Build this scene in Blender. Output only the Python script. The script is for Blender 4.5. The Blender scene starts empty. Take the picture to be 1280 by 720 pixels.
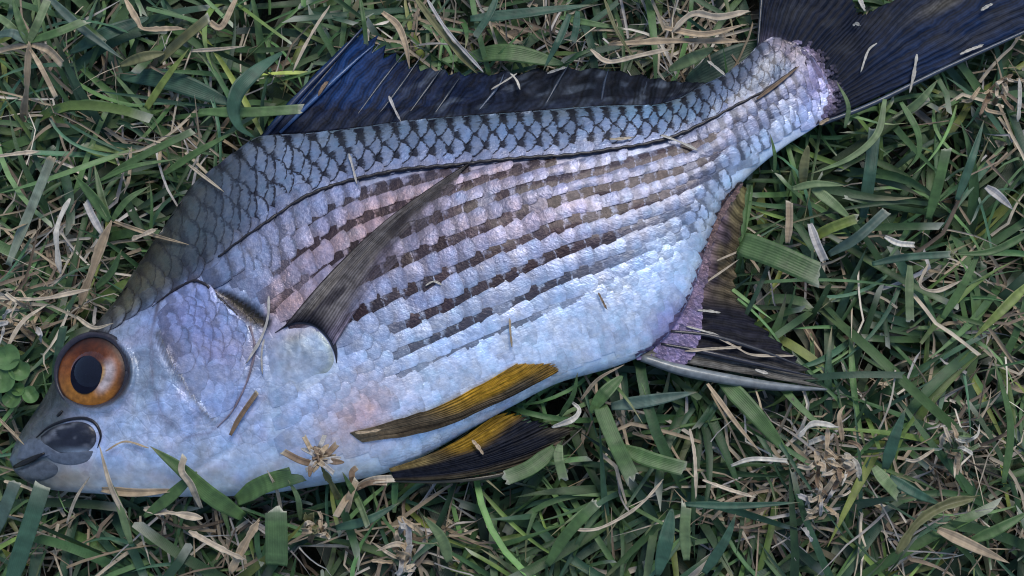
import bpy, math, random
import numpy as np
from mathutils import Vector

random.seed(11)
rng = np.random.default_rng(11)
scene = bpy.context.scene
C = scene.collection

# ------------------------------------------------------------------ camera, sky, sun, exposure
S = 0.28 / 1280.0            # metres per photo pixel in the plane of the fish
ZM = 0.030                   # height of the fish's midplane above the soil
FOC, TILT = 40.0, math.radians(11)
DIST = 0.14 / (18.0 / FOC)
CAM = np.array([0.0, -DIST * math.sin(TILT), ZM + DIST * math.cos(TILT)])
cd = bpy.data.cameras.new('camera'); cam = bpy.data.objects.new('camera', cd); C.objects.link(cam)
cd.lens = FOC; cd.sensor_width = 36; cd.clip_start = 0.01; cd.clip_end = 500
cam.location = CAM; cam.rotation_euler = (TILT, 0, 0)
scene.camera = cam

SUN_EL, SUN_AZ = math.radians(58), math.radians(20)     # azimuth measured from +Y towards +X
world = bpy.data.worlds.new('World'); scene.world = world; world.use_nodes = True
wn = world.node_tree.nodes; wl = world.node_tree.links
bg = wn['Background']; sky = wn.new('ShaderNodeTexSky')
sky.sky_type = 'NISHITA'; sky.sun_disc = False
sky.sun_elevation = SUN_EL; sky.sun_rotation = SUN_AZ
sky.air_density = 1.0; sky.dust_density = 0.7; sky.ozone_density = 1.6
wl.new(sky.outputs[0], bg.inputs[0]); bg.inputs[1].default_value = 0.125
sd = bpy.data.lights.new('sun', 'SUN'); sun = bpy.data.objects.new('sun', sd); C.objects.link(sun)
sd.energy = 1.7; sd.angle = math.radians(26); sd.color = (1.0, 0.94, 0.84)
sv = Vector((math.sin(SUN_AZ) * math.cos(SUN_EL), math.cos(SUN_AZ) * math.cos(SUN_EL), math.sin(SUN_EL)))
sun.rotation_euler = sv.to_track_quat('Z', 'Y').to_euler(); sun.location = sv * 3
scene.view_settings.view_transform = 'Standard'; scene.view_settings.look = 'None'
scene.view_settings.exposure = 0.55; scene.view_settings.gamma = 1.0
scene.view_settings.use_curve_mapping = False
scene.cycles.filter_width = 1.15

# ------------------------------------------------------------------ helpers
ct, st = math.cos(TILT), math.sin(TILT)
def P(px, py, z):
    """photo pixel + height above the soil -> world point (arrays welcome)"""
    px, py, z = np.broadcast_arrays(np.asarray(px, float), np.asarray(py, float), np.asarray(z, float))
    k = 18.0 / FOC / 640.0
    x = (px - 640) * k; y = (360 - py) * k
    d = np.stack([x, y * ct + st, y * st - ct], -1)
    t = (z - CAM[2]) / d[..., 2]
    return CAM + d * t[..., None]

def curve(pts):
    """monotone cubic through points of a graph over x"""
    p = np.array(pts, float); x, y = p[:, 0], p[:, 1]
    h = np.diff(x); dl = np.diff(y) / h
    m = np.zeros_like(x); m[0], m[-1] = dl[0], dl[-1]
    for i in range(1, len(x) - 1):
        if dl[i-1] * dl[i] > 0:
            w1 = 2*h[i] + h[i-1]; w2 = h[i] + 2*h[i-1]
            m[i] = (w1 + w2) / (w1/dl[i-1] + w2/dl[i])
    def f(q):
        q = np.asarray(q, float); qc = np.clip(q, x[0], x[-1])
        i = np.clip(np.searchsorted(x, qc, side='right') - 1, 0, len(x) - 2)
        t = (qc - x[i]) / h[i]
        return ((2*t**3-3*t**2+1)*y[i] + (t**3-2*t**2+t)*h[i]*m[i] + (-2*t**3+3*t**2)*y[i+1] + (t**3-t**2)*h[i]*m[i+1]
                + (q - qc) * np.where(q < x[0], m[0], m[-1]))
    return f

def smooth_path(pts, n, uniform=False):
    """Catmull-Rom resample of a polyline in any dimension"""
    p = np.array(pts, float)
    if len(p) == 1: return np.repeat(p, n, 0)
    e = np.vstack([2*p[0]-p[1], p, 2*p[-1]-p[-2]])
    s = np.concatenate([[0], np.cumsum(np.linalg.norm(np.diff(p[:, :2], axis=0), axis=1))]); s /= max(s[-1], 1e-9)
    if uniform: s = np.linspace(0, 1, len(p))
    q = np.linspace(0, 1, n); i = np.clip(np.searchsorted(s, q, side='right') - 1, 0, len(p) - 2)
    t = ((q - s[i]) / np.maximum(s[i+1] - s[i], 1e-9))[:, None]
    a, b, c, d = e[i], e[i+1], e[i+2], e[i+3]
    return 0.5*((2*b) + (c-a)*t + (2*a-5*b+4*c-d)*t**2 + (3*b-a-3*c+d)*t**3)

def sstep(a, b, x):
    t = np.clip((x - a) / (b - a), 0, 1); return t*t*(3-2*t)

def vnoise(x, y, sc, seed=0):
    x = np.asarray(x, float)/sc + seed*17.3; y = np.asarray(y, float)/sc - seed*9.1
    xi, yi = np.floor(x), np.floor(y); fx, fy = x-xi, y-yi
    fx = fx*fx*(3-2*fx); fy = fy*fy*(3-2*fy)
    def hsh(a, b):
        v = np.sin(a*127.1 + b*311.7 + seed*74.7)*43758.5453; return v-np.floor(v)
    return (hsh(xi, yi)*(1-fx)+hsh(xi+1, yi)*fx)*(1-fy) + (hsh(xi, yi+1)*(1-fx)+hsh(xi+1, yi+1)*fx)*fy

def seg_dist(px, py, pts):
    """distance to polyline and parameter 0..1 along it"""
    best = np.full(np.shape(px), 1e9); par = np.zeros(np.shape(px)); n = len(pts)-1
    for i in range(n):
        (ax, ay), (bx, by) = pts[i], pts[i+1]
        vx, vy = bx-ax, by-ay
        t = np.clip(((px-ax)*vx+(py-ay)*vy)/(vx*vx+vy*vy), 0, 1)
        d = np.hypot(px-ax-t*vx, py-ay-t*vy)
        par = np.where(d < best, (i+t)/n, par); best = np.minimum(best, d)
    return best, par

def poly_sd(px, py, poly):
    """signed distance to a polygon, positive inside"""
    d, _ = seg_dist(px, py, poly + [poly[0]])
    ins = np.zeros(np.shape(px), bool); n = len(poly)
    for i in range(n):
        (ax, ay), (bx, by) = poly[i], poly[(i+1) % n]
        if ay == by: continue
        ins ^= ((ay > py) != (by > py)) & (px < (bx-ax)*(py-ay)/(by-ay)+ax)
    return np.where(ins, d, -d)

def lin(c):
    c = np.asarray(c, float)/255.0
    return np.where(c <= .04045, c/12.92, ((c+.055)/1.055)**2.4)

def mix(a, b, f):
    f = np.asarray(f)[..., None]; return np.asarray(a)*(1-f)+np.asarray(b)*f

def tag(o, label=None, cat=None, group=None, kind=None):
    if label: o['label'] = label
    if cat: o['category'] = cat
    if group: o['group'] = group
    if kind: o['kind'] = kind
    return o

def make_mesh(name, V, F, material, parent=None, uv=None, attrs=None, smooth=True):
    """V (n,3), F (m,4 or 3) arrays; uv per vertex; attrs {name: (n,3|4)}"""
    V = np.asarray(V, float).reshape(-1, 3); F = np.asarray(F, int)
    me = bpy.data.meshes.new(name); k = F.shape[1]
    me.vertices.add(len(V)); me.vertices.foreach_set('co', V.astype(np.float32).ravel())
    me.loops.add(F.size); me.loops.foreach_set('vertex_index', F.astype(np.int32).ravel())
    me.polygons.add(len(F)); me.polygons.foreach_set('loop_start', np.arange(0, F.size, k, dtype=np.int32))
    me.update(calc_edges=True)
    me.polygons.foreach_set('use_smooth', np.full(len(F), smooth, dtype=bool))
    if uv is not None:
        u = me.uv_layers.new(name='UVMap'); u.data.foreach_set('uv', np.asarray(uv, np.float32).reshape(-1, 2)[F.ravel()].ravel())
    for an, a in (attrs or {}).items():
        a = np.asarray(a, float).reshape(len(V), -1)
        if a.shape[1] == 3: a = np.hstack([a, np.ones((len(V), 1))])
        ca = me.color_attributes.new(an, 'FLOAT_COLOR', 'POINT'); ca.data.foreach_set('color', a.astype(np.float32).ravel())
    me.materials.append(material); me.validate()
    o = bpy.data.objects.new(name, me); C.objects.link(o); o.parent = parent
    return o

def grid_faces(n, m, off=0):
    i, j = np.meshgrid(np.arange(n-1), np.arange(m-1), indexing='ij')
    a = (i*m+j).ravel()+off
    return np.stack([a, a+m, a+m+1, a+1], 1)

# ------------------------------------------------------------------ materials
class NT:
    def __init__(s, name):
        s.m = bpy.data.materials.new(name); s.m.use_nodes = True
        s.n = s.m.node_tree.nodes; s.l = s.m.node_tree.links
        s.b = s.n['Principled BSDF']; s.out = s.n['Material Output']
    def node(s, t, **kw):
        nd = s.n.new(t)
        for k, v in kw.items():
            if k.startswith('_'): setattr(nd, k[1:], v)
        return nd
    def put(s, sock, v):
        if hasattr(v, 'is_linked') or isinstance(v, bpy.types.NodeSocket): s.l.new(v, sock)
        else: sock.default_value = v
    def math(s, op, a, b=0.0, c=0.0, clamp=False):
        nd = s.n.new('ShaderNodeMath'); nd.operation = op; nd.use_clamp = clamp
        for i, v in enumerate((a, b, c)): s.put(nd.inputs[i], v)
        return nd.outputs[0]
    def mixc(s, f, a, b, mode='MIX'):
        nd = s.n.new('ShaderNodeMix'); nd.data_type = 'RGBA'; nd.blend_type = mode
        s.put(nd.inputs[0], f); s.put(nd.inputs[6], a); s.put(nd.inputs[7], b); return nd.outputs[2]
    def attr(s, name):
        nd = s.n.new('ShaderNodeAttribute'); nd.attribute_name = name; return nd
    def coord(s, k='Object'): return s.n.new('ShaderNodeTexCoord').outputs[k]
    def noise(s, vec, scale, detail=3, rough=0.55):
        nd = s.n.new('ShaderNodeTexNoise'); s.l.new(vec, nd.inputs['Vector'])
        nd.inputs['Scale'].default_value = scale; nd.inputs['Detail'].default_value = detail; nd.inputs['Roughness'].default_value = rough
        return nd
    def ramp(s, fac, lo, hi, a=0.0, b=1.0):
        nd = s.n.new('ShaderNodeMapRange'); nd.interpolation_type = 'SMOOTHSTEP'
        s.put(nd.inputs[0], fac); nd.inputs[1].default_value = lo; nd.inputs[2].default_value = hi
        nd.inputs[3].default_value = a; nd.inputs[4].default_value = b; return nd.outputs[0]
    def bump(s, h, strength=0.4, dist=0.0003, normal=None):
        nd = s.n.new('ShaderNodeBump'); s.put(nd.inputs['Height'], h)
        nd.inputs['Strength'].default_value = strength; nd.inputs['Distance'].default_value = dist
        if normal is not None: s.l.new(normal, nd.inputs['Normal'])
        return nd.outputs[0]
    def uv(s):
        sp = s.n.new('ShaderNodeSeparateXYZ'); s.l.new(s.coord('UV'), sp.inputs[0]); return sp.outputs[0], sp.outputs[1]
    def set(s, **kw):
        for k, v in kw.items(): s.put(s.b.inputs[k.replace('_', ' ')], v)
        return s.m

def sheen_tint(t, col, amount):
    """fine shifts of silvery skin between blue, violet and pink, cell by cell"""
    co = t.coord()
    vo = t.node('ShaderNodeTexVoronoi'); t.l.new(co, vo.inputs['Vector']); vo.inputs['Scale'].default_value = 620
    n1 = t.noise(co, 260, 4)
    hue = t.node('ShaderNodeValToRGB'); e = hue.color_ramp.elements
    e[0].position = .25; e[0].color = (.62, .80, 1.0, 1); e[1].position = .78; e[1].color = (1.0, .86, .83, 1)
    m = hue.color_ramp.elements.new(.5); m.color = (.82, .82, 1.0, 1)
    t.l.new(n1.outputs['Fac'], hue.inputs[0])
    c = t.mixc(amount, col, t.mixc(1.0, col, hue.outputs[0], 'MULTIPLY'))
    val = t.ramp(vo.outputs['Color'], .1, .9, .93, 1.07)
    n2 = t.noise(co, 800, 3)
    val = t.math('MULTIPLY', val, t.ramp(n2.outputs['Fac'], .3, .7, .93, 1.08))
    cc = t.node('ShaderNodeCombineColor')
    for i in range(3): t.l.new(val, cc.inputs[i])
    return t.mixc(1.0, c, cc.outputs[0], 'MULTIPLY'), vo, n2

def m_skin():
    t = NT('fish_skin'); at = t.attr('tint'); col = at.outputs['Color']; al = at.outputs['Alpha']
    c, vo, n2 = sheen_tint(t, col, .5)
    nm = t.noise(t.coord(), 240, 6, .68)
    k = t.ramp(nm.outputs['Fac'], .3, .7, .72, 1.28); cc = t.node('ShaderNodeCombineColor')
    for i in range(3): t.l.new(k, cc.inputs[i])
    c = t.mixc(al, c, t.mixc(1.0, c, cc.outputs[0], 'MULTIPLY'))
    ve = t.node('ShaderNodeTexVoronoi'); ve.feature = 'DISTANCE_TO_EDGE'; t.l.new(t.coord(), ve.inputs['Vector']); ve.inputs['Scale'].default_value = 330
    crack = t.math('MULTIPLY', t.ramp(ve.outputs['Distance'], .05, .0), t.math('MULTIPLY', al, .24))
    c = t.mixc(crack, c, (.10, .085, .12, 1))
    n3 = t.noise(t.coord(), 420, 5, .62)
    h = t.math('MULTIPLY', n3.outputs['Fac'], t.math('MULTIPLY_ADD', al, .9, .1))
    b = t.bump(h, .45, .0009)
    b = t.bump(t.math('MULTIPLY', t.ramp(ve.outputs['Distance'], .0, .12), al), .18, .0004, b)
    rough = t.ramp(n2.outputs['Fac'], .35, .65, .28, .48)
    return t.set(Base_Color=c, Metallic=.24, Roughness=rough, Normal=b, Specular_IOR_Level=.3, Coat_Weight=.22, Coat_Roughness=.1)

def m_scale():
    t = NT('fish_scale'); col = t.attr('tint').outputs['Color']; mk = t.attr('mark')
    sp = t.node('ShaderNodeSeparateColor'); t.l.new(mk.outputs['Color'], sp.inputs[0])
    edge, block, rnd = sp.outputs[0], sp.outputs[1], sp.outputs[2]
    u, v = t.uv()                                    # u 0..1 front to free edge, v 0..1 across
    c, vo, n2 = sheen_tint(t, col, .7)
    nz = t.noise(t.coord(), 1100, 3)
    wob = t.math('MULTIPLY_ADD', nz.outputs['Fac'], .34, -.17)
    uu = t.math('ADD', u, wob)
    vc = t.math('ABSOLUTE', t.math('MULTIPLY_ADD', v, 2.0, -1.0))
    # dark skin between the scales: the rim and the exposed root corner
    rim = t.math('MAXIMUM', t.ramp(uu, .89, .97), t.ramp(vc, .84, .95))
    root = t.ramp(t.math('ADD', uu, t.math('MULTIPLY', vc, -.10)), .66, .46)
    dk = t.math('MULTIPLY', edge, t.math('MAXIMUM', t.math('MULTIPLY', rim, .95), root), clamp=True)
    rimc = t.mixc(t.ramp(edge, .3, .6), (.07, .055, .065, 1), (.012, .013, .022, 1))
    c = t.mixc(dk, c, rimc)
    # brown pigment block of the stripe rows, pale free rim
    n5 = t.noise(t.coord(), 420, 4, .6)
    vs_ = t.math('MULTIPLY_ADD', v, 2.0, -1.0)
    tri = t.math('ADD', t.math('MULTIPLY', t.ramp(uu, .40, .90), .55), t.math('MULTIPLY', vs_, .22))
    shp = t.math('ADD', t.math('ADD', tri, t.math('MULTIPLY', n5.outputs['Fac'], .9)), t.math('MULTIPLY', rnd, .15))
    blk = t.math('MULTIPLY', t.ramp(shp, .34, .66), t.ramp(vc, 1.15, .70))
    blk = t.math('MULTIPLY', blk, t.ramp(t.math('ADD', uu, t.math('MULTIPLY', n5.outputs['Fac'], .10)), 1.09, .99))
    blk = t.math('MULTIPLY', blk, block, clamp=True)
    brown = t.mixc(rnd, (.012, .006, .007, 1), (.030, .017, .022, 1))
    c = t.mixc(blk, c, brown)
    wv = t.math('SINE', t.math('MULTIPLY', v, 60.0))
    b = t.bump(nz.outputs['Fac'], .45, .0004)
    b = t.bump(wv, .05, .0001, b)
    rough = t.ramp(n2.outputs['Fac'], .3, .7, .30, .5)
    return t.set(Base_Color=c, Metallic=.38, Roughness=rough, Normal=b, Specular_IOR_Level=.22, Coat_Weight=.12, Coat_Roughness=.12)

def m_fin():
    t = NT('fin_membrane'); at = t.attr('tint'); col = at.outputs['Color']
    u, v = t.uv()                                    # u counts rays, v 0 root .. 1 edge
    nw = t.noise(t.coord(), 90, 2)
    u = t.math('ADD', u, t.math('MULTIPLY', nw.outputs['Fac'], 1.6))
    ph = t.math('SINE', t.math('MULTIPLY', u, 2*math.pi))
    fine = t.math('SINE', t.math('MULTIPLY', u, 8*math.pi))
    n = t.noise(t.coord(), 420, 5, .65)
    k = t.math('ADD', t.math('MULTIPLY_ADD', ph, .34, .95), t.math('MULTIPLY', fine, .24))
    k = t.math('MULTIPLY', k, t.ramp(n.outputs['Fac'], .25, .75, .62, 1.45))
    cc = t.node('ShaderNodeCombineColor')
    for i in range(3): t.l.new(k, cc.inputs[i])
    c = t.mixc(1.0, col, cc.outputs[0], 'MULTIPLY')
    b = t.bump(ph, .35, .0003); b = t.bump(n.outputs['Fac'], .5, .0005, b)
    t.set(Base_Color=c, Roughness=.42, Normal=b, Specular_IOR_Level=.05)
    tr = t.node('ShaderNodeBsdfTransparent'); mx = t.node('ShaderNodeMixShader')
    t.l.new(at.outputs['Alpha'], mx.inputs[0]); t.l.new(tr.outputs[0], mx.inputs[1]); t.l.new(t.b.outputs[0], mx.inputs[2])
    t.l.new(mx.outputs[0], t.out.inputs[0]); return t.m

def m_blade(name, rough, transl, veins):
    t = NT(name); col = t.attr('tint').outputs['Color']; u, v = t.uv()
    nv = t.noise(t.coord(), 200, 2); w = t.math('MULTIPLY', t.math('SINE', t.math('MULTIPLY', u, veins)), t.ramp(nv.outputs['Fac'], .35, .65, .2, 1.0))
    n = t.noise(t.coord(), 330, 4, .6); n2 = t.noise(t.coord(), 1500, 2)
    k = t.math('MULTIPLY_ADD', w, .07, 1.0)
    k = t.math('MULTIPLY', k, t.ramp(n.outputs['Fac'], .25, .75, .78, 1.22))
    cc = t.node('ShaderNodeCombineColor')
    for i in range(3): t.l.new(k, cc.inputs[i])
    c = t.mixc(1.0, col, cc.outputs[0], 'MULTIPLY')
    b = t.bump(w, .16, .0002); b = t.bump(n2.outputs['Fac'], .3, .0002, b)
    t.set(Base_Color=c, Roughness=rough, Normal=b, Specular_IOR_Level=.42)
    tl = t.node('ShaderNodeBsdfTranslucent'); t.l.new(c, tl.inputs[0])
    mx = t.node('ShaderNodeMixShader'); mx.inputs[0].default_value = transl
    t.l.new(t.b.outputs[0], mx.inputs[1]); t.l.new(tl.outputs[0], mx.inputs[2]); t.l.new(mx.outputs[0], t.out.inputs[0])
    return t.m

def m_attr(name, rough, metallic=0.0, coat=0.0, nscale=700, bump=.4):
    t = NT(name); col = t.attr('tint').outputs['Color']
    n = t.noise(t.coord(), nscale, 4, .6)
    k = t.ramp(n.outputs['Fac'], .25, .75, .75, 1.25)
    cc = t.node('ShaderNodeCombineColor')
    for i in range(3): t.l.new(k, cc.inputs[i])
    return t.set(Base_Color=t.mixc(1.0, col, cc.outputs[0], 'MULTIPLY'), Roughness=rough, Metallic=metallic,
                 Specular_IOR_Level=.28, Coat_Weight=coat, Coat_Roughness=.08, Normal=t.bump(n.outputs['Fac'], bump, .0003))

def m_cornea():
    t = NT('cornea'); g = t.node('ShaderNodeBsdfGlossy'); g.inputs['Roughness'].default_value = .03
    tr = t.node('ShaderNodeBsdfTransparent'); fr = t.node('ShaderNodeFresnel'); fr.inputs[0].default_value = 1.42
    mx = t.node('ShaderNodeMixShader'); t.l.new(fr.outputs[0], mx.inputs[0]); t.l.new(tr.outputs[0], mx.inputs[1]); t.l.new(g.outputs[0], mx.inputs[2])
    t.l.new(mx.outputs[0], t.out.inputs[0]); return t.m

def m_soil():
    t = NT('soil'); co = t.coord()
    n = t.noise(co, 60, 8, .65); n2 = t.noise(co, 700, 6, .7); n3 = t.noise(co, 6, 5)
    c = t.mixc(t.ramp(n.outputs['Fac'], .3, .7), (.012, .009, .006, 1), (.036, .026, .017, 1))
    c = t.mixc(t.ramp(n3.outputs['Fac'], .35, .6, 0, .55), c, (.035, .055, .02, 1))
    c = t.mixc(t.ramp(n2.outputs['Fac'], .55, .75, 0, .5), c, (.12, .09, .06, 1))
    return t.set(Base_Color=c, Roughness=.9, Normal=t.bump(n2.outputs['Fac'], .8, .002))

M_SKIN, M_SCALE, M_FIN = m_skin(), m_scale(), m_fin()
M_GRASS = m_blade('grass_leaf', .48, .22, 58.0)
M_STRAW = m_blade('dry_straw', .62, .12, 26.0)
M_LEAF = m_blade('clover_leaf', .5, .25, 20.0)
M_SOIL, M_CORNEA = m_soil(), m_cornea()
M_EYE = m_attr('eye_iris', .4, .15, .0, 900, .25)
M_PUPIL = m_attr('eye_pupil', .5, 0, 0, 300, .05); M_PUPIL.node_tree.nodes['Principled BSDF'].inputs['Specular IOR Level'].default_value = .05
M_LIP = m_attr('lip_skin', .42, .0, .12, 600, .6)
M_SPINE = m_attr('fin_spine', .38, .05, .3, 500, .3)

# ------------------------------------------------------------------ ground
gx = np.linspace(-1, 1, 41); gx = np.sign(gx)*np.abs(gx)**4*60
X, Y = np.meshgrid(gx, gx, indexing='ij')
ground = make_mesh('ground', np.stack([X, Y, np.zeros_like(X)], -1), grid_faces(41, 41), M_SOIL)
tag(ground, 'dark soil under the lawn', None, None, 'structure')

# ------------------------------------------------------------------ the fish: outline, thickness, relief
fD = curve([(12,573),(20,552),(35,527),(55,497),(75,460),(95,432),(120,404),(150,368),(185,312),(215,268),(240,232),(265,212),(290,193),(327,170),
            (390,166),(450,159),(500,152),(650,140),(762,132),(817,131),(845,124),(877,107),(910,90),(935,70),(955,51),(967,46),(990,53),(1010,66),(1022,82),(1032,100),(1039,117),(1041,122)])
fV = curve([(12,576),(20,592),(40,605),(62,612),(120,617),(200,621),(300,620),(400,607),(480,592),(520,575),(560,553),(600,530),(640,508),(700,478),
            (760,461),(800,446),(830,425),(850,396),(868,355),(880,315),(895,272),(928,228),(980,184),(1020,158),(1032,148),(1038,136),(1041,126)])
fT = curve([(12,4),(30,15),(60,28),(110,42),(200,58),(320,70),(450,72),(600,66),(750,54),(850,40),(930,26),(975,16),(1008,8),(1028,2.5),(1040,.4),(1062,.3)])
fL = curve([(120,420),(150,400),(200,370),(240,345),(275,322),(300,303),(340,275),(380,249),(420,233),(450,225),(500,215),(560,209),(600,205),(640,201),
            (715,195),(760,189),(820,179),(835,175),(885,152),(920,132),(955,113),(995,85),(1040,52)])
OPERC = [(200,377),(225,359),(245,352),(262,361),(290,386),(312,408),(317,440),(306,480),(288,515),(262,540),(232,545),(205,520),(192,480),(190,420)]
CHEEK = [(165,430),(200,415),(215,450),(235,485),(258,515),(240,560),(190,575),(150,560),(140,520),(170,490)]
GILL = [(262,361),(285,366),(312,380),(338,402),(334,412),(312,404),(290,384)]
PREOP = [(200,418),(213,447),(232,482),(252,512),(268,526)]
EYE = (116, 465)
def fm(px, py):
    d = fD(px); v = np.clip((py-d)/np.maximum(fV(px)-d, 1e-3), 0, 1); return v
def relief(px, py):
    """bumps of the head in metres"""
    r = .00045*sstep(-6, 5, poly_sd(px, py, OPERC))
    r = r + .0004*sstep(-8, 14, poly_sd(px, py, CHEEK))
    r = r - .0011*sstep(-3, 4, poly_sd(px, py, GILL))
    d, t = seg_dist(px, py, PREOP)
    r = r + .00022*np.exp(-(d/3.5)**2) - .00025*np.exp(-((d-6)/3)**2)
    e = np.hypot((px-EYE[0])/46, (py-EYE[1])/44)
    r = r + .0014*np.exp(-((e-1.08)/.10)**2) - .0035*sstep(1.0, .8, e)
    d, t = seg_dist(px, py, [(330,425),(340,470),(322,520),(290,560),(240,592)])       # gill opening curving under the throat
    r = r - .0006*np.exp(-(d/4)**2)
    r = r + .00022*(vnoise(px, py, 13, 3)-.5) + .0005*(vnoise(px, py, 45, 5)-.5)
    return r
def surf0(px, py, off=0.0, rel=True):
    v = fm(px, py); h = fT(px)*S*np.sqrt(np.clip(4*v*(1-v), 0, 1))
    if rel: h = h + relief(px, py)*np.clip(4*v*(1-v)*4, 0, 1)
    return P(px, py, ZM + h + off)
def surf(px, py, off=0.0, rel=True):
    px = np.asarray(px, float); py = np.asarray(py, float); e = 2.0
    pyc = np.clip(py, fD(px)+2.5, fV(px)-2.5)
    a = surf0(px, pyc, 0, rel)
    n = np.cross(surf0(px+e, pyc, 0, False)-a, surf0(px, pyc-e, 0, False)-a)
    n /= np.maximum(np.linalg.norm(n, axis=-1, keepdims=True), 1e-12)
    return a + n*np.broadcast_to(np.asarray(off, float), px.shape)[..., None]

# pigment of the skin
def G(px, py, cx, cy, rx, ry, ang=0):
    c, s = math.cos(math.radians(ang)), math.sin(math.radians(ang))
    dx, dy = px-cx, py-cy
    return np.exp(-(((dx*c+dy*s)/rx)**2+((-dx*s+dy*c)/ry)**2))
def pigment(px, py):
    px = np.asarray(px, float); py = np.asarray(py, float)
    L, Dd, Vv = fL(px), fD(px), fV(px)
    below = (py-L)/np.maximum(Vv-L, 5)
    col = np.broadcast_to(np.array([.43, .43, .53]), px.shape+(3,)).copy()          # lavender flank
    col = mix(col, [.30, .35, .43], sstep(.02, -.1, below))                          # blue grey back
    col = mix(col, [.60, .66, .74], sstep(.30, .65, below))
    col = mix(col, [.80, .84, .85], sstep(.50, .82, below)*sstep(330, 480, px))
    col = mix(col, [.80, .83, .85], sstep(46, 14, Vv-py)*sstep(480, 560, px)*sstep(1010, 960, px)*.9)      # white belly
    col = mix(col, [.78, .86, .90], .8*G(px, py, 835, 345, 80, 60, -50))
    col = mix(col, [.80, .86, .88], .8*G(px, py, 740, 430, 90, 30, -15))
    col = mix(col, [.24, .30, .32], .8*sstep(18, 4, py-Dd)*sstep(360, 420, px)*sstep(900, 820, px))
    col = mix(col, [.30, .50, .58], .6*G(px, py, 815, 140, 60, 12))
    nape = sstep(370, 235, px)*sstep(.12, -.05, below)*sstep(420, 360, py+.0*px)
    col = mix(col, [.105, .11, .095], nape*.95)
    col = mix(col, [.13, .115, .075], sstep(245, 170, px)*sstep(.08, -.05, below)*sstep(460, 400, py))
    col = mix(col, [.42, .33, .16], .9*G(px, py, 158, 386, 16, 8, -35)); col = mix(col, [.26, .20, .09], .6*G(px, py, 190, 350, 30, 14, -40)*vnoise(px, py, 9, 44))
    # pink flushes
    for cx, cy, rx, ry, a, f in [(350,380,34,26,0,.8),(470,268,70,20,-28,.75),(430,330,120,40,-35,.35),(650,270,120,30,-18,.28),(610,222,70,12,-10,.75),(400,310,90,14,-35,.4),(445,520,60,34,-30,.75),
                                 (560,300,70,10,-22,.35),(985,62,26,12,30,.7),(860,80,10,8,0,.2),(300,350,25,12,0,.4)]:
        col = mix(col, [.80, .46, .36], f*G(px, py, cx, cy, rx, ry, a))
    col = mix(col, [.34, .25, .50], .65*G(px, py, 1020, 110, 24, 50, 15))
    col = mix(col, [.45, .36, .30], .45*G(px, py, 940, 85, 40, 18, -38))
    col = mix(col, [.27, .20, .42], .95*G(px, py, 838, 402, 34, 22, -50))            # violet skin at the anal fin
    # head
    head = sstep(345, 320, px)*sstep(-.02, .03, below)
    col = mix(col, [.50, .54, .66], head)
    col = mix(col, [.42, .42, .66], head*.8*G(px, py, 235, 400, 46, 40))
    col = mix(col, [.50, .40, .50], head*.6*G(px, py, 275, 440, 40, 22))
    col = mix(col, [.36, .42, .48], head*.8*G(px, py, 170, 470, 40, 34))
    col = mix(col, [.62, .68, .76], head*.9*sstep(520, 590, py))
    col = mix(col, [.60, .60, .58], head*.7*G(px, py, 225, 605, 70, 20))
    col = mix(col, [.36, .28, .19], head*.95*G(px, py, 88, 598, 52, 22))
    col = mix(col, [.085, .095, .085], head*.95*sstep(122, 70, px+.35*(py-520)))
    col = mix(col, [.50, .58, .66], head*.8*G(px, py, 168, 510, 16, 42, 28))
    d, t = seg_dist(px, py, PREOP)
    col = mix(col, [.24, .21, .19], .85*np.exp(-(d/2.6)**2)); col = mix(col, [.14, .11, .10], .7*np.exp(-((d-5)/2)**2)*sstep(.7, .1, t))
    col = mix(col, [.05, .04, .03], .9*G(px, py, 206, 424, 5, 8))
    sd_ = poly_sd(px, py, GILL)
    col = mix(col, [.045, .030, .012], sstep(-2, 2, sd_)); col = mix(col, [.02, .015, .02], sstep(4, 0, np.abs(sd_+1))*.7*sstep(418, 408, py))
    so = poly_sd(px, py, OPERC)
    col = mix(col, [.05, .04, .05], .75*np.exp(-((so+1.5)/2.2)**2)*sstep(420, 385, py))
    col = mix(col, [.30, .22, .25], .45*np.exp(-((so+1.5)/2.5)**2))
    e = np.hypot((px-EYE[0])/46, (py-EYE[1])/44)
    col = mix(col, [.03, .03, .04], sstep(1.16, 1.0, e)*.9)
    # fin base past the last scales
    bx = curve([(40,958),(52,990),(65,1010),(82,1022),(100,1032),(118,1039),(132,1037),(152,1030)])(np.clip(py, 40, 152))
    col = mix(col, [.03, .035, .05], sstep(-3, 2, px-bx)*sstep(940, 955, px))
    n = vnoise(px, py, 22, 1); col = mix(col, col*np.array([.84, .97, 1.16]), sstep(.5, .9, n)*.6)
    n = vnoise(px, py, 17, 2); col = mix(col, col*np.array([1.2, .94, .97]), sstep(.55, .95, n)*.35)
    n = vnoise(px, py, 9, 4); col = col*(.84+.32*n)[..., None]
    col = col*np.array([.80, .88, .93])*(.66+.34*sstep(.28, .75, below))[..., None]*(1-.24*sstep(800, 900, px)*sstep(30, 46, Vv-py))[..., None]
    return np.clip(col, .006, .9)

def rough_skin(px, py):
    a = .12+.78*sstep(360, 320, px)*sstep(600, 540, py)
    return np.clip(a+.35*G(px, py, 420, 500, 70, 50), .08, 1)
fish = bpy.data.objects.new('fish', None); C.objects.link(fish); fish.location = P(520, 340, ZM-.014)
fish.empty_display_size = .02
tag(fish, 'silver striped fish with orange eye and dark fins lying on the lawn', 'fish')
FINV = -np.array(fish.location)
def fpart(name, V, F, mat, parent=None, **kw):
    o = make_mesh(name, np.asarray(V).reshape(-1, 3)+FINV, F, mat, parent or fish, **kw)
    return o

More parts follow.
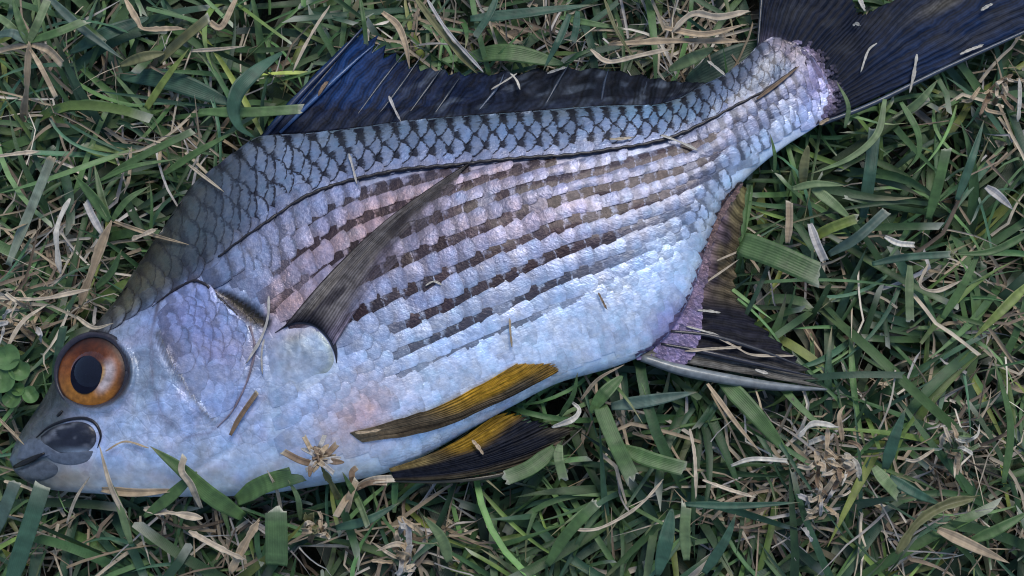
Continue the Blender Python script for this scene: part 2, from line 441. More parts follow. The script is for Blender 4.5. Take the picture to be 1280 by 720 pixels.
xs = np.concatenate([12+np.linspace(0, 1, 14)**1.6*30, np.arange(45, 420, 2.6), np.arange(420, 1040, 4.0), [1040.5]])
NV = 128
vs = .5-.5*np.cos(np.linspace(0, math.pi, NV))
PX = np.repeat(xs[:, None], NV, 1); PY = fD(PX)+(fV(PX)-fD(PX))*vs[None, :]
top = surf0(PX, PY)
hh = fT(PX)*S*np.sqrt(np.clip(4*vs*(1-vs), 0, 1))[None, :]
mid = P(PX, PY, ZM); bot = mid.copy(); bot[..., 2] = ZM-.85*hh
nx = len(xs)
V = np.concatenate([top.reshape(-1, 3), bot[:, 1:-1].reshape(-1, 3)])
F = [grid_faces(nx, NV)[:, ::-1]]
nb = NV-2; o0 = nx*NV
F.append(grid_faces(nx, nb, o0))
i = np.arange(nx-1)
F.append(np.stack([i*NV, (i+1)*NV, o0+(i+1)*nb, o0+i*nb], 1)[:, ::-1])
F.append(np.stack([i*NV+NV-1, (i+1)*NV+NV-1, o0+(i+1)*nb+nb-1, o0+i*nb+nb-1], 1))
colT = pigment(PX, PY); colB = np.broadcast_to(np.array([.6, .62, .66]), (nx*nb, 3))
fpart('body', V, np.concatenate(F), M_SKIN, attrs={'tint': np.concatenate([np.concatenate([colT.reshape(-1, 3), rough_skin(PX, PY).reshape(-1, 1)], 1), np.concatenate([colB, np.full((len(colB), 1), .1)], 1)])})

# footprint of the fish for keeping the lawn out of it: lowest and highest z on a 1 mm grid
GX0, GY0, GS, GN, GM = -.30, -.22, .001, 600, 440
Zlo = np.full((GN, GM), 9.0); Zhi = np.full((GN, GM), -9.0)
def stamp(lo, hi):
    for Q in (lo.reshape(-1, 3), hi.reshape(-1, 3)):
        ix = ((Q[:, 0]-GX0)/GS).astype(int); iy = ((Q[:, 1]-GY0)/GS).astype(int)
        k = (ix >= 1) & (iy >= 1) & (ix < GN-1) & (iy < GM-1)
        for dx in (0, 1):
            for dy in (0, 1):
                np.minimum.at(Zlo, (ix[k]+dx, iy[k]+dy), Q[k, 2]); np.maximum.at(Zhi, (ix[k]+dx, iy[k]+dy), Q[k, 2])
stamp(bot, top)
BODY = Zhi > 0

# ------------------------------------------------------------------ scales
Tx = [300, 380, 450, 540, 620, 700, 780, 860, 930, 1000, 1040]
TY = [[335,280,246,222,202,180,158,134,100,62,40],[372,315,275,246,221,200,180,160,128,88,62],[405,352,305,275,246,225,206,185,151,112,88],
      [440,392,350,312,279,249,230,210,176,134,110],[475,430,392,350,314,282,260,234,199,155,130],[505,465,430,390,352,317,290,260,222,176,150],
      [535,498,462,425,388,351,322,288,246,198,170],[565,528,492,455,418,384,353,316,272,222,190]]
TF = [curve(list(zip(Tx, t))) for t in TY]
def rowB(w, x):
    """y of flank row w at x"""
    w = float(w)
    if w >= 7: return TF[7](x)+(w-7)*(TF[7](x)-TF[6](x))
    if w <= 0: return TF[0](x)+w*(TF[1](x)-TF[0](x))
    k = min(int(w), 6); f = w-k
    return TF[k](x)*(1-f)+TF[k+1](x)*f
pitchX = curve([(100,16),(250,21.5),(450,22.5),(700,21.5),(830,18.5),(930,14.5),(1040,10)])
rowQ = curve([(100,13),(250,15.5),(400,15),(620,14.3),(800,12),(930,9.5),(1040,7)])
NA, NB = 6, 6
aa = np.linspace(0, 1, NA); bb = np.linspace(-1, 1, NB)
AA, BB = np.meshgrid(aa, bb, indexing='ij')
SF = grid_faces(NA, NB)
def scale_patch(cx, rowf, hlen, hh, lift=.00042, base=.00004, rnd=.34):
    """a scale whose exposed middle is at cx on the row y=rowf(x); hlen total length, hh half height (px)"""
    x0, x1 = cx-hlen*.55, cx+hlen*.45
    ln = (x1-x0)*(1-rnd*np.abs(BB)**2.3)
    x = x0 + AA*ln
    yc = rowf(x); sl = (rowf(np.array(cx+3.0))-rowf(np.array(cx-3.0)))/6.0
    wd = hh*(.72+.28*np.sin(np.clip(AA*1.25, 0, 1)*math.pi/2))*BB
    c = 1/math.sqrt(1+sl*sl)
    px = x - sl*c*wd*.8; py = yc + wd*(1/c)*.9
    off = base + lift*AA*(1-.25*BB**2) + .00012*(1-BB**2) + lift*rng.normal(0, .14)*BB + lift*rng.normal(0, .12)*(AA-.4)
    return px, py, off
scales = []       # (size key, px, py, V, tint, mark)
def add_scale(cx, rowf, hlen, hh, edge, block, lift=.00042, tintmul=1.0, key=0.0, base=.00004, rnd=.34):
    px, py, off = scale_patch(cx, rowf, hlen, hh, lift, base, rnd)
    mx, my = px.mean(), py.mean()
    V = surf(px, py, off)
    t = pigment(px, py)*tintmul*rng.uniform(.84, 1.18)
    t = t*(.5)+.5*t.mean((0, 1))
    mk = np.zeros(t.shape); mk[..., 0] = edge; mk[..., 1] = block; mk[..., 2] = rng.random()
    scales.append((key+hlen*hh, mx, my, V, t, mk))
tail_edge = curve([(40,958),(52,990),(65,1010),(82,1022),(100,1032),(118,1039),(132,1037),(152,1030)])
def past_tail(x, y): return x > tail_edge(np.clip(y, 40, 152))+3-9*rng.random()**2 and x > 940
# back: rows parallel to the lateral line
for k in range(0, 9):
    rf = lambda x, k=k: fL(x)-(k+.55)*rowQ(x)
    x = 128.0+(k % 2)*.5*pitchX(200)
    while x < 1040:
        p = float(pitchX(x)); q = float(rowQ(x)); y = float(rf(np.array(x)))
        if y > float(fD(x))+q*.35 and not past_tail(x, y) and not (math.hypot((x-EYE[0])/54, (y-EYE[1])/52) < 1):
            front = sstep(250, 330, x); tail = sstep(860, 960, x)
            edge = (.60+.42*front)*(1-.25*tail) if k > 0 else .4
            if x < 230: edge = .5
            if k == 0 and x > 380: edge = .18
            lift = .00062 if x > 230 else .0004
            add_scale(x+rng.normal(0, .6), rf, p*1.62, q*(1.06 if k else .75), edge+.1*rng.random(), 0, lift, key=60)
        x += p
# flank: rows along the stripes, alternate half rows carry the brown pigment
fade = [.95, 1.0, 1.0, 1.0, 1.0, 1.0, .9, .6]
xfade = [960, 960, 950, 930, 880, 820, 770, 720]
for j in range(-6, 26):
    w = j*.5
    rf = lambda x, w=w: rowB(w, x)
    x = 262.0+(j*12.7) % 21
    while x < 1040:
        p = float(pitchX(x))*.93; y = float(rf(np.array(x)))
        q = float(rowB(w+.5, np.array(x))-y)
        gap = float(fV(x))-y
        ok = y > float(fL(x))+q*.5 and gap > (16 if x < 560 else 24-10*sstep(960, 1020, x)) and not past_tail(x-rng.uniform(0, 6), y)
        so = float(poly_sd(np.array(x), np.array(y), OPERC)); sg = float(poly_sd(np.array(x), np.array(y), GILL))
        if so > -18 or sg > -24: ok = False
        if y > 420 and x < 345+.15*(y-420): ok = False
        if x < 345 and y > 395: ok = False
        if math.hypot((x-382)/52, (y-442)/46) < 1: ok = False
        if x < 480 and y > 560: ok = False
        if ok:
            blk = 0.0; dkrow = False
            if j % 2 == 0 and 0 <= w <= 7.2:
                xe = xfade[int(w)]
                blk = fade[int(w)]*sstep(322, 365, x)*(1-sstep(xe-90, xe+60, x)*.8)
                blk *= sstep(420+w*6, 480+w*8, x) if w >= 5 else 1.0
                blk = float(blk*(.90+.10*rng.random())); dkrow = blk > .22
                if rng.random() < .06: blk *= .45
            edge = .34*sstep(7, 2, w)+.16
            if x > 840: edge = .36+.34*(rng.random() < .6)
            if w > 6.4: edge = .14
            lift = float(.00060-.00036*sstep(4.5, 8, w))
            if dkrow: add_scale(x+rng.normal(0, 1.2), rf, p*1.7, q*.80, .1, blk, lift*.6, key=40*(w < 6), base=-.00006, rnd=.10, tintmul=.75)
            else: add_scale(x+rng.normal(0, 1.0), rf, p*1.62, q*(rng.uniform(.54, .70) if 0 < w < 7.4 and x < 900 else 1.0), edge*(.6+.6*rng.random()), 0.0, lift, key=40*(w < 6), base=.00006, rnd=rng.uniform(.06, .18), tintmul=1.05)
        x += p
# gill cover and cheek plates
ang = math.radians(-32)
for r_ in range(-8, 9):
    for c_ in range(-8, 9):
        gxp = 250+(c_+.5*(r_ % 2))*19*math.cos(ang)-r_*10.5*math.sin(ang)+rng.normal(0, 2)
        gyp = 445+(c_+.5*(r_ % 2))*19*math.sin(ang)+r_*10.5*math.cos(ang)+rng.normal(0, 2)
        so = float(poly_sd(np.array(gxp), np.array(gyp), OPERC)); dp, _ = seg_dist(np.array(gxp), np.array(gyp), PREOP)
        left = (gxp-200)*(526-418)-(gyp-418)*(268-200)
        if so > 8 and float(dp) > 9 and left > 0 and gyp < 520:
            sl = math.tan(ang)+rng.normal(0, .12)
            rf = lambda x, gx=gxp, gy=gyp, s=sl: gy+(x-gx)*s
            add_scale(gxp, rf, 25+rng.normal(0, 4), 12+rng.normal(0, 2), .40*sstep(510, 400, gyp)+.08, 0, .00040, tintmul=1.2, key=0)
order = sorted(range(len(scales)), key=lambda i: -scales[i][0])
suv = np.stack([AA, BB*.5+.5], -1)
# overlapping order comes from the lift; the 300 that show largest are single parts
for i in order[:300]:
    _, mx, my, V, t, mk = scales[i]
    fpart('scale', V, SF[:, ::-1], M_SCALE, uv=suv, attrs={'tint': t, 'mark': mk})
rest = order[300:]
V = np.concatenate([scales[i][3].reshape(-1, 3) for i in rest]); n1 = NA*NB
F = np.concatenate([SF[:, ::-1]+k*n1 for k in range(len(rest))])
o = fpart('small_scales', V, F, M_SCALE, uv=np.tile(suv.reshape(-1, 2), (len(rest), 1)),
          attrs={'tint': np.concatenate([scales[i][4].reshape(-1, 3) for i in rest]), 'mark': np.concatenate([scales[i][5].reshape(-1, 3) for i in rest])})
o['kind'] = 'stuff'

def tube(path, rad, ns=8, flat=1.0):
    """closed tapered tube along world points"""
    p = np.asarray(path, float); n = len(p); T = np.gradient(p, axis=0); T /= np.linalg.norm(T, axis=1, keepdims=True)
    up = np.array([0, 0, 1.0]); sd_ = np.cross(T, up); sd_ /= np.maximum(np.linalg.norm(sd_, axis=1, keepdims=True), 1e-9); nn = np.cross(sd_, T)
    a = np.linspace(0, 2*math.pi, ns, endpoint=False)
    V = p[:, None]+np.asarray(rad)[:, None, None]*(np.cos(a)[None, :, None]*sd_[:, None]+flat*np.sin(a)[None, :, None]*nn[:, None])
    F = []
    for i in range(n-1):
        for k in range(ns):
            F.append([i*ns+k, i*ns+(k+1) % ns, (i+1)*ns+(k+1) % ns, (i+1)*ns+k])
    V = np.concatenate([V.reshape(-1, 3), p[[0]], p[[-1]]]); c0, c1 = n*ns, n*ns+1
    for k in range(ns):
        F.append([c0, (k+1) % ns, k, k]); F.append([c1, (n-1)*ns+k, (n-1)*ns+(k+1) % ns, (n-1)*ns+(k+1) % ns])
    tri = [f for f in F if f[2] == f[3]]
    F = [f for f in F if f[2] != f[3]]
    # caps as thin quads through a doubled centre keep the mesh all quads
    V = np.concatenate([V, p[[0]]-T[[0]]*1e-6, p[[-1]]+T[[-1]]*1e-6])
    for f in tri: F.append([f[0], f[1], f[2], len(V)-2 if f[0] == c0 else len(V)-1])
    return V, np.array(F)

def skin_tube(name, pts, r, n, off, col, mat, parent=None, flat=1.0, ns=8, lump=0.0):
    q = smooth_path(pts, n); w = surf(q[:, 0], q[:, 1], off)
    rr = np.interp(np.linspace(0, 1, n), np.linspace(0, 1, len(r)), r)*S
    if lump: rr = rr*(1+lump*rng.normal(0, 1, n))
    V, F = tube(w, rr, ns, flat)
    c = np.broadcast_to(np.asarray(col, float), (len(V), 3))*(.8+.4*rng.random((len(V), 1)))
    return fpart(name, V, F, mat, parent, attrs={'tint': c})

# lateral line: a dark ridge between the scale rows
lx = np.arange(275, 1000, 6.0)
skin_tube('lateral_line', [(x, float(fL(x))+.6*math.sin(x*.7)) for x in lx], [1.2, 2.3, 2.4, 2.2, 2.0, 1.4], 190, .00090, (.012, .010, .014), M_LIP, flat=.6, lump=.16)

# ------------------------------------------------------------------ eye
ec = surf(np.array([EYE[0]]), np.array([EYE[1]]), 0.0, False)[0]+np.array([0, 0, -.0011])
n0 = surf(np.array([EYE[0]*1.0]), np.array([EYE[1]*1.0]), 1.0, False)[0]-surf(np.array([EYE[0]*1.0]), np.array([EYE[1]*1.0]), 0.0, False)[0]
n0 = n0*.35+np.array([-.02, -.08, 1.0])*.65; n0 /= np.linalg.norm(n0)
ex = np.cross([0, 1, 0], n0); ex /= np.linalg.norm(ex); ey = np.cross(n0, ex)
def eye_pts(r, a, z): return ec+(r*np.cos(a))[..., None]*ex*1.0+(r*np.sin(a))[..., None]*ey+np.asarray(z)[..., None]*n0
eye = bpy.data.objects.new('eye', None); C.objects.link(eye); eye.parent = fish; eye.location = ec+FINV
eye['label'] = 'large eye with orange and gold iris and black pupil'
def epart(name, V, F, mat, **kw):
    return make_mesh(name, np.asarray(V).reshape(-1, 3)-ec, F, mat, eye, **kw)
RE = 44*S
na, nr = 72, 16
A_, R_ = np.meshgrid(np.linspace(0, 2*math.pi, na), np.linspace(0, 1, nr), indexing='ij')
RR = .36+R_*.64
V = eye_pts(RR*RE, A_, .0026-.0014*R_**2.2)
cx_, sx_ = np.cos(A_), np.sin(A_)
irc = np.broadcast_to(np.array([.20, .060, .014]), A_.shape+(3,)).copy()
irc = mix(irc, [.30, .12, .02], sstep(.2, -.9, sx_)); irc = mix(irc, [.13, .030, .008], sstep(.2, .9, sx_))
irc = mix(irc, [.42, .38, .40], .85*sstep(.45, .95, np.cos(A_+.30))*sstep(.03, .22, R_)*sstep(.72, .35, R_))  # silvery inner crescent, with the sky's reflection in the cornea painted in
irc = mix(irc, [.50, .34, .14], np.exp(-((R_-.07)/.06)**2)*.85*sstep(.9, -.2, sx_))
irc = mix(irc, [.035, .012, .008], sstep(.55, .9, R_)*sstep(-.5, .4, sx_+.5*cx_))
irc = mix(irc, [.012, .008, .010], sstep(.84, .98, R_))
irc = irc*((.5+.8*(.5*vnoise(A_*5, R_*4+4, 1.0, 6)+.5*vnoise(A_*13, R_*6+1, 1.0, 7)))*(1-.45*sstep(.2, .9, sx_)))[..., None]
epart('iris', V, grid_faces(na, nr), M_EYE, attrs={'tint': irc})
A2, R2 = np.meshgrid(np.linspace(0, 2*math.pi, 40), np.linspace(0.02, 1, 8), indexing='ij')
off = np.array([-5*S, 2*S])
def pupil_pts(A, R): return eye_pts(0*A, A, .0028-.0001*R)+(R*19.5*S*np.cos(A)-4*S)[..., None]*ex+(R*23*S*np.sin(A)-4*S)[..., None]*ey
epart('pupil', pupil_pts(A2, R2), grid_faces(40, 8), M_PUPIL, attrs={'tint': np.broadcast_to(np.array([.004, .005, .012]), (40*8, 3))})
A3, R3 = np.meshgrid(np.linspace(0, 2*math.pi, 64), np.linspace(0.0, 1, 20), indexing='ij')
epart('cornea', eye_pts(R3*RE*.95, A3, .0018*np.clip(1-R3**2, 0, 1)+.0013), grid_faces(64, 20), M_CORNEA)
a = np.linspace(0, 2*math.pi, 60); ring = eye_pts(np.full(60, RE*1.03), a, np.full(60, .0012))
V, F = tube(ring, np.full(60, 3.6*S)*(1+.35*np.sin(a+.3)+.15*np.sin(3*a)), 8)
epart('eye_rim', V, F, M_LIP, attrs={'tint': np.broadcast_to(np.array([.022, .02, .03]), (len(V), 3))})

# ------------------------------------------------------------------ mouth
def dome(name, outline, height, base, colf, mat, n=64, m=12, pw=2.2, parent=None):
    """a raised plate with the given outline lying on the skin"""
    o_ = smooth_path(outline+[outline[0]], n); c = o_[:-1].mean(0)
    r = np.linspace(0, 1, m)
    px = c[0]+(o_[:, None, 0]-c[0])*r; py = c[1]+(o_[:, None, 1]-c[1])*r
    off = base+height*(1-r[None, :]**pw)+0*px
    return fpart(name, surf(px, py, off), grid_faces(n, m)[:, ::-1], mat, parent, attrs={'tint': colf(px, py, np.broadcast_to(r, px.shape))})
def maxc(px, py, r):
    c = np.broadcast_to(np.array([.012, .014, .024]), px.shape+(3,)).copy()
    c = mix(c, [.085, .092, .115], sstep(.5, .85, vnoise(px, py, 8, 8))); c = mix(c, [.02, .02, .03], sstep(.75, .98, r)*sstep(560, 540, py))
    return mix(c, [.20, .25, .33], sstep(558, 568, py)*sstep(60, 95, px))
dome('upper_jaw', [(47,545),(62,534),(82,527),(102,525),(117,531),(124,544),(121,558),(108,568),(88,571),(66,567),(50,558)], .0018, -.0006, maxc, M_LIP, pw=4)
def lipc(base):
    def f(px, py, r):
        c = np.broadcast_to(np.array(base), px.shape+(3,)).copy()
        c = mix(c, np.array(base)*.5, sstep(.5, .8, vnoise(px, py, 7, 15))*.5); return mix(c, np.array(base)*.35, sstep(.86, 1, r)*.7)
    return f
dome('upper_lip', [(16,574),(22,557),(36,546),(52,549),(66,560),(86,569),(106,572),(121,563),(114,577),(92,583),(68,579),(52,570),(34,577)], .0008, -.0002, lipc([.085, .105, .145]), M_LIP, pw=3)
skin_tube('mouth_opening', [(22,582),(34,577),(46,572),(57,568)], [2, 3.6, 3.4, 1.2], 16, .0011, (.006, .005, .006), M_LIP, flat=.5)
dome('lower_lip', [(15,588),(24,585),(40,580),(56,574),(74,582),(72,594),(54,602),(34,603),(20,598)], .0008, -.0002, lipc([.075, .09, .115]), M_LIP, pw=3)
skin_tube('gill_cover_edge', [(190,386),(205,373),(225,360),(245,352),(262,360),(280,375),(300,394)], [.4, 1.2, 1.6, 1.8, 2.2, 2.0, .8], 50, .0006, (.014, .011, .016), M_LIP, flat=.5, lump=.15)
skin_tube('gill_cover_edge', [(312,408),(318,438),(308,478),(292,512),(272,534)], [1.2, 1.3, 1.1, .9, .4], 40, .0003, (.16, .125, .15), M_LIP, flat=.5, lump=.2)
skin_tube('jaw_fold', [(46,547),(60,535),(80,526),(102,523),(118,529),(126,544),(122,560)], [.6, 1.4, 1.8, 1.8, 2.0, 1.6, .5], 40, .0002, (.008, .008, .012), M_LIP, flat=.6)
skin_tube('nostril', [(72,520),(78,514)], [1.6, 2.2, 1.2], 8, .0001, (.01, .01, .012), M_LIP)

# pectoral fin base
def rgba(c, a=1.0):
    c = np.asarray(c); return np.concatenate([c, np.broadcast_to(np.asarray(a, float)[..., None] if np.ndim(a) else np.full(c.shape[:-1]+(1,), a), c.shape[:-1]+(1,))], -1)
def lobec(px, py, r):
    c = np.broadcast_to(np.array([.30, .38, .45]), px.shape+(3,)).copy()
    c = mix(c, [.16, .13, .05], .9*G(px, py, 365, 418, 20, 12, -20)); c = mix(c, [.48, .48, .50], .7*G(px, py, 360, 460, 26, 16)); c = mix(c, [.20, .22, .22], sstep(.5, .8, vnoise(px, py, 9, 19))*.5)
    c = mix(c, [.35, .40, .34], sstep(.7, .95, r)*.8*sstep(385, 405, px))
    c = c*(.8+.4*vnoise(px, py, 5, 9))[..., None]; c = mix(c, pigment(px, py), sstep(.35, .95, r)*sstep(408, 372, px))
    return rgba(c, .25)
dome('fin_base', [(338,425),(352,412),(375,405),(398,411),(414,430),(420,450),(412,466),(395,470),(370,482),(345,480),(335,455)], .0010, -.0001, lobec, M_SKIN, pw=1.8)
skin_tube('fin_fold', [(344,416),(366,404),(394,405),(411,420),(419,438),(421,454)], [.5, 1.8, 3.0, 4.0, 3.2, .4], 40, .0001, (.018, .018, .028), M_LIP, flat=.7)

# ------------------------------------------------------------------ fins
def fin(name, base, tip, rays, zf, colf, nt=None, nr=22, ragged=.05, corr=.00022, bow=0.0, on_body=False, label=None, thick=.00022, seed=0):
    """ray fan between a root line and an outer edge, both in photo pixels; zf(t,r)=height or offset above the skin"""
    r_ = np.random.default_rng(seed+5); nt = nt or rays*4+1
    b = smooth_path(base, nt, True); e = smooth_path(tip, nt, True); t = np.linspace(0, 1, nt); r = np.linspace(0, 1, nr)
    ph = t*rays; saw = np.abs((ph % 1)-.5)*2                      # 1 on a ray, 0 between rays
    ext = 1-ragged*(1-saw)*(.4+1.2*np.interp(ph, np.arange(rays+2), r_.random(rays+2)))-ragged*.8*np.interp(ph*.5, np.arange(rays+2), r_.random(rays+2))
    q = b[:, None]+(e-b)[:, None]*(r[None, :]*ext[:, None])[..., None]
    nrm = np.stack([-(e-b)[:, 1], (e-b)[:, 0]], -1)
    q = q+nrm[:, None]*(bow*np.sin(r*math.pi))[None, :, None]
    Tg, Rg = np.meshgrid(t, r, indexing='ij')
    wob = np.interp(t*rays, np.arange(rays+2), r_.normal(0, .22, rays+2)); am = np.interp(t*rays, np.arange(rays+2), r_.uniform(.3, 1.2, rays+2))
    cz = corr*am[:, None]*np.cos(2*math.pi*(Tg*rays+wob[:, None]))*np.sin(np.clip(Rg*1.2, 0, 1)*math.pi*.5+.2)
    z = zf(Tg, Rg, q[..., 0], q[..., 1])
    V = surf(q[..., 0], q[..., 1], z+cz) if on_body else P(q[..., 0], q[..., 1], z+cz)
    c = colf(Tg, Rg, q[..., 0], q[..., 1])
    o = fpart(name, V, grid_faces(nt, nr), M_FIN, uv=np.stack([Tg*rays, Rg], -1), attrs={'tint': c})
    if label: o['label'] = label
    md = o.modifiers.new('thickness', 'SOLIDIFY'); md.thickness = thick; md.offset = 0
    stamp(V-[0, 0, .0004], V+[0, 0, .0003])
    return o, b, e
def rgba(c, a=1.0):
    c = np.asarray(c); return np.concatenate([c, np.broadcast_to(np.asarray(a, float)[..., None] if np.ndim(a) else np.full(c.shape[:-1]+(1,), a), c.shape[:-1]+(1,))], -1)
def flat(c, T): return np.broadcast_to(np.array(c, float), T.shape+(3,)).copy()
def spine(parent, pts, zs, r, col, n=18, name='spine'):
    q = smooth_path(pts, n); z = np.interp(np.linspace(0, 1, n), np.linspace(0, 1, len(zs)), zs)
    w = P(q[:, 0], q[:, 1], z); rr = np.interp(np.linspace(0, 1, n), np.linspace(0, 1, len(r)), r)*S
    V, F = tube(w, rr, 7, .8)
    c = np.broadcast_to(np.asarray(col, float), (len(V), 3))*(.75+.5*rng.random((len(V), 1)))
    return fpart(name, V, F, M_SPINE, parent, attrs={'tint': c})

# dorsal fin
def dors_c(T, R, px, py):
    c = flat([.006, .011, .030], T); c = mix(c, [.008, .026, .085], sstep(520, 440, px)*sstep(.15, .5, R))
    c = mix(c, [.009, .011, .017], sstep(560, 680, px)); c = mix(c, [.011, .015, .028], sstep(.28, .12, R)*.8)
    c = mix(c, [.005, .006, .012], np.exp(-((R-.27)/.03)**2)*.9); c = mix(c, [.004, .004, .008], sstep(.045, .0, R))
    c = mix(c, [.07, .085, .11], sstep(.62, .85, vnoise(px+py*.9, py-px*.2, 10, 12))*.6*sstep(470, 560, px))
    return rgba(c, 1.0)
dbase = [(318,180),(340,170),(390,167),(450,160),(500,153),(560,147),(650,140),(762,132),(817,131),(850,122),(872,110)]
dtip = [(360,128),(452,36),(482,52),(515,72),(550,84),(600,88),(690,80),(770,86),(830,96),(868,102),(888,102)]
dorsal, db, de = fin('dorsal_fin', dbase, dtip, 24, lambda T, R, px, py: ZM-.0005-.004*R+.0012*np.sin(T*9)*R, dors_c, nr=26, ragged=.10, corr=.00022,
                     label='dark navy folded dorsal fin along the back', seed=1)
for k in range(1, 12):
    t = .045+.072*k+rng.normal(0, .008); i = int(t*(len(db)-1)); b0, e0 = db[i], de[i]
    spine(dorsal, [b0+(e0-b0)*.10, b0+(e0-b0)*.6+rng.normal(0, 1.5, 2), b0+(e0-b0)*rng.uniform(.85, 1.1)], [ZM-.0012, ZM-.0027, ZM-.0042], [1.2, 2.2, .5], np.array([.022, .032, .055])*rng.uniform(.6, 1.9))
spine(dorsal, [(330,172),(370,124),(420,72),(453,35)], [ZM-.0004, ZM-.001, ZM-.002, ZM-.003], [3, 4, 3, 1], (.018, .03, .07))
spine(dorsal, [(350,166),(392,125),(440,80),(468,56)], [ZM-.0002, ZM-.0006, ZM-.0015, ZM-.003], [2, 3.2, 2.6, 1], (.03, .07, .17))

# tail fin
def tail_top(px, py):
    v = fm(px, py); return fT(px)*S*np.sqrt(np.clip(4*v*(1-v), 0, 1))
def caud_c(T, R, px, py):
    c = flat([.007, .010, .020], T); c = mix(c, [.007, .016, .044], sstep(.62, .95, T)*sstep(.1, .5, R))
    c = mix(c, [.020, .023, .032], sstep(.6, .9, vnoise(px*.6+py, py*.6-px*.2, 16, 21))*.7)
    c = mix(c, [.10, .09, .07], .7*G(px, py, 1180, 5, 40, 8, -25)); c = mix(c, [.07, .06, .09], sstep(.12, .0, R)*.6)
    return rgba(c, 1.0)
caudal, cb, ce = fin('tail_fin', [(946,62),(956,54),(976,58),(998,72),(1012,88),(1022,104),(1028,120),(1028,136),(1020,156)],
    [(964,-150),(1005,-140),(1040,-70),(1066,-8),(1078,16),(1112,2),(1190,-32),(1300,-20),(1345,8)], 34,
    lambda T, R, px, py: tail_top(px, py)*np.clip(1-R*4, 0, 1)+ZM+.0003-.0012*R+.0016*np.sin(T*5+1)*R, caud_c, nr=40, ragged=.03, corr=.00016, bow=.0, label='dark forked tail fin', seed=2)
spine(caudal, [(1026,155),(1090,130),(1180,86),(1280,40),(1345,8)], [ZM+.001, ZM+.0005, ZM, ZM, ZM], [3, 3.4, 3, 2.4, 1], (.03, .042, .065), 30, 'edge_ray')
spine(caudal, [(947,60),(951,10),(956,-60),(964,-150)], [ZM+.0006, ZM+.0005, ZM, ZM], [1.5, 2.4, 2.4, 1], (.02, .024, .034), 30, 'edge_ray')

# small scales running out over the roots of the tail rays
tv, tf, tn, tm = [], [], [], []
for k in range(150):
    y_ = rng.uniform(54, 146); r_ = rng.random()**1.6; q = np.array([float(tail_edge(y_))-3+20*r_, y_-7*r_])
    sz = rng.uniform(4, 6.5)*(1-.5*r_); an = math.radians(-28+rng.normal(0, 12))
    px = q[0]+(AA-.5)*sz*1.5*(1-.3*BB**2)*math.cos(an)-BB*sz*.5*math.sin(an); py = q[1]+(AA-.5)*sz*1.5*(1-.3*BB**2)*math.sin(an)+BB*sz*.5*math.cos(an)
    tv.append(P(px, py, ZM+.0007+.00025*AA+tail_top(px, py)*(px < 1040)).reshape(-1, 3)); tf.append(SF[:, ::-1]+k*n1)
    c_ = mix(np.array([.20, .165, .25]), np.array([.018, .019, .03]), np.array(r_**.5))*rng.uniform(.6, 1.3)
    tn.append(np.broadcast_to(c_, (n1, 3))); tm.append(np.broadcast_to(np.array([.45, 0, .5]), (n1, 3)))
o = fpart('tail_scales', np.concatenate(tv), np.concatenate(tf), M_SCALE, caudal, uv=np.tile(suv.reshape(-1, 2), (150, 1)), attrs={'tint': np.concatenate(tn), 'mark': np.concatenate(tm)})
o['kind'] = 'stuff'

# pectoral fin lying on the flank
def pect_c(T, R, px, py):
    c = flat([.13, .118, .118], T); c = mix(c, [.025, .022, .028], sstep(.62, .8, vnoise(px+py, (py-px)*.25, 14, 31))*.8)
    c = mix(c, [.17, .15, .13], sstep(.55, .85, vnoise(px*1.2+py, (py-px)*.12, 9, 32))*.6)
    c = mix(c, [.015, .014, .02], sstep(.12, .0, R)); c = mix(c, [.02, .018, .02], sstep(.06, .0, T))
    c = mix(c, [.22, .19, .26], sstep(.62, 1., T)*.7)
    st_ = np.interp(T*22, np.arange(24), np.random.default_rng(3).random(24))
    return rgba(c*(.55+.9*st_)[..., None], np.clip(1-.75*sstep(.35, .95, T)*sstep(.02, .25, R)-.40*sstep(.55, 1.0, R)-.3*st_*sstep(.15, .45, R), .12, 1))
fin('pectoral_fin', [(354,411),(374,401),(394,405),(409,419),(416,434)], [(592,202),(588,206),(578,216),(566,240),(545,286)], 22,
    lambda T, R, px, py: .0009+.0010*np.sin(R*math.pi)*(1-.6*T), pect_c, nr=34, ragged=.03, corr=.00016, bow=-.045, on_body=True,
    label='long brown grey pectoral fin lying over the flank stripes', seed=3)

# pelvic fins
def pel1_c(T, R, px, py):
    c = flat([.085, .065, .042], T); c = mix(c, [.34, .185, .018], sstep(.40, .22, T+.06*np.sin(R*9))*sstep(.35, .7, R))
    c = mix(c, [.035, .026, .018], .85*np.exp(-((T-.62-.06*np.sin(R*5))/.10)**2)); c = mix(c, [.22, .17, .11], sstep(.25, .0, R)*.8)
    c = mix(c, [.34, .19, .03], sstep(.82, 1.0, R)*.7)
    return rgba(c, 1-.3*sstep(.8, 1., R))
f1, _, _ = fin('pelvic_fin', [(438,540),(442,543),(446,546),(450,549),(454,552)], [(648,452),(690,452),(702,459),(690,467),(636,494)], 16,
    lambda T, R, px, py: .0006+.0012*np.sin(R*math.pi), pel1_c, nr=34, ragged=.02, corr=.00022, bow=.04, on_body=True,
    label='upper pelvic fin with yellow edge lying on the belly', seed=4)
def pel2_c(T, R, px, py):
    c = flat([.010, .012, .020], T); c = mix(c, [.22, .13, .014], sstep(.32, .14, T+.06*np.sin(R*8))*sstep(.3, .6, R))
    c = mix(c, [.16, .12, .05], sstep(.4, .22, T)*sstep(.5, .2, R)); c = mix(c, [.09, .075, .05], sstep(.85, 1., R)*sstep(.4, .6, T)*.9)
    c = mix(c, [.05, .04, .025], sstep(.82, .98, T)); return rgba(c, 1.0)
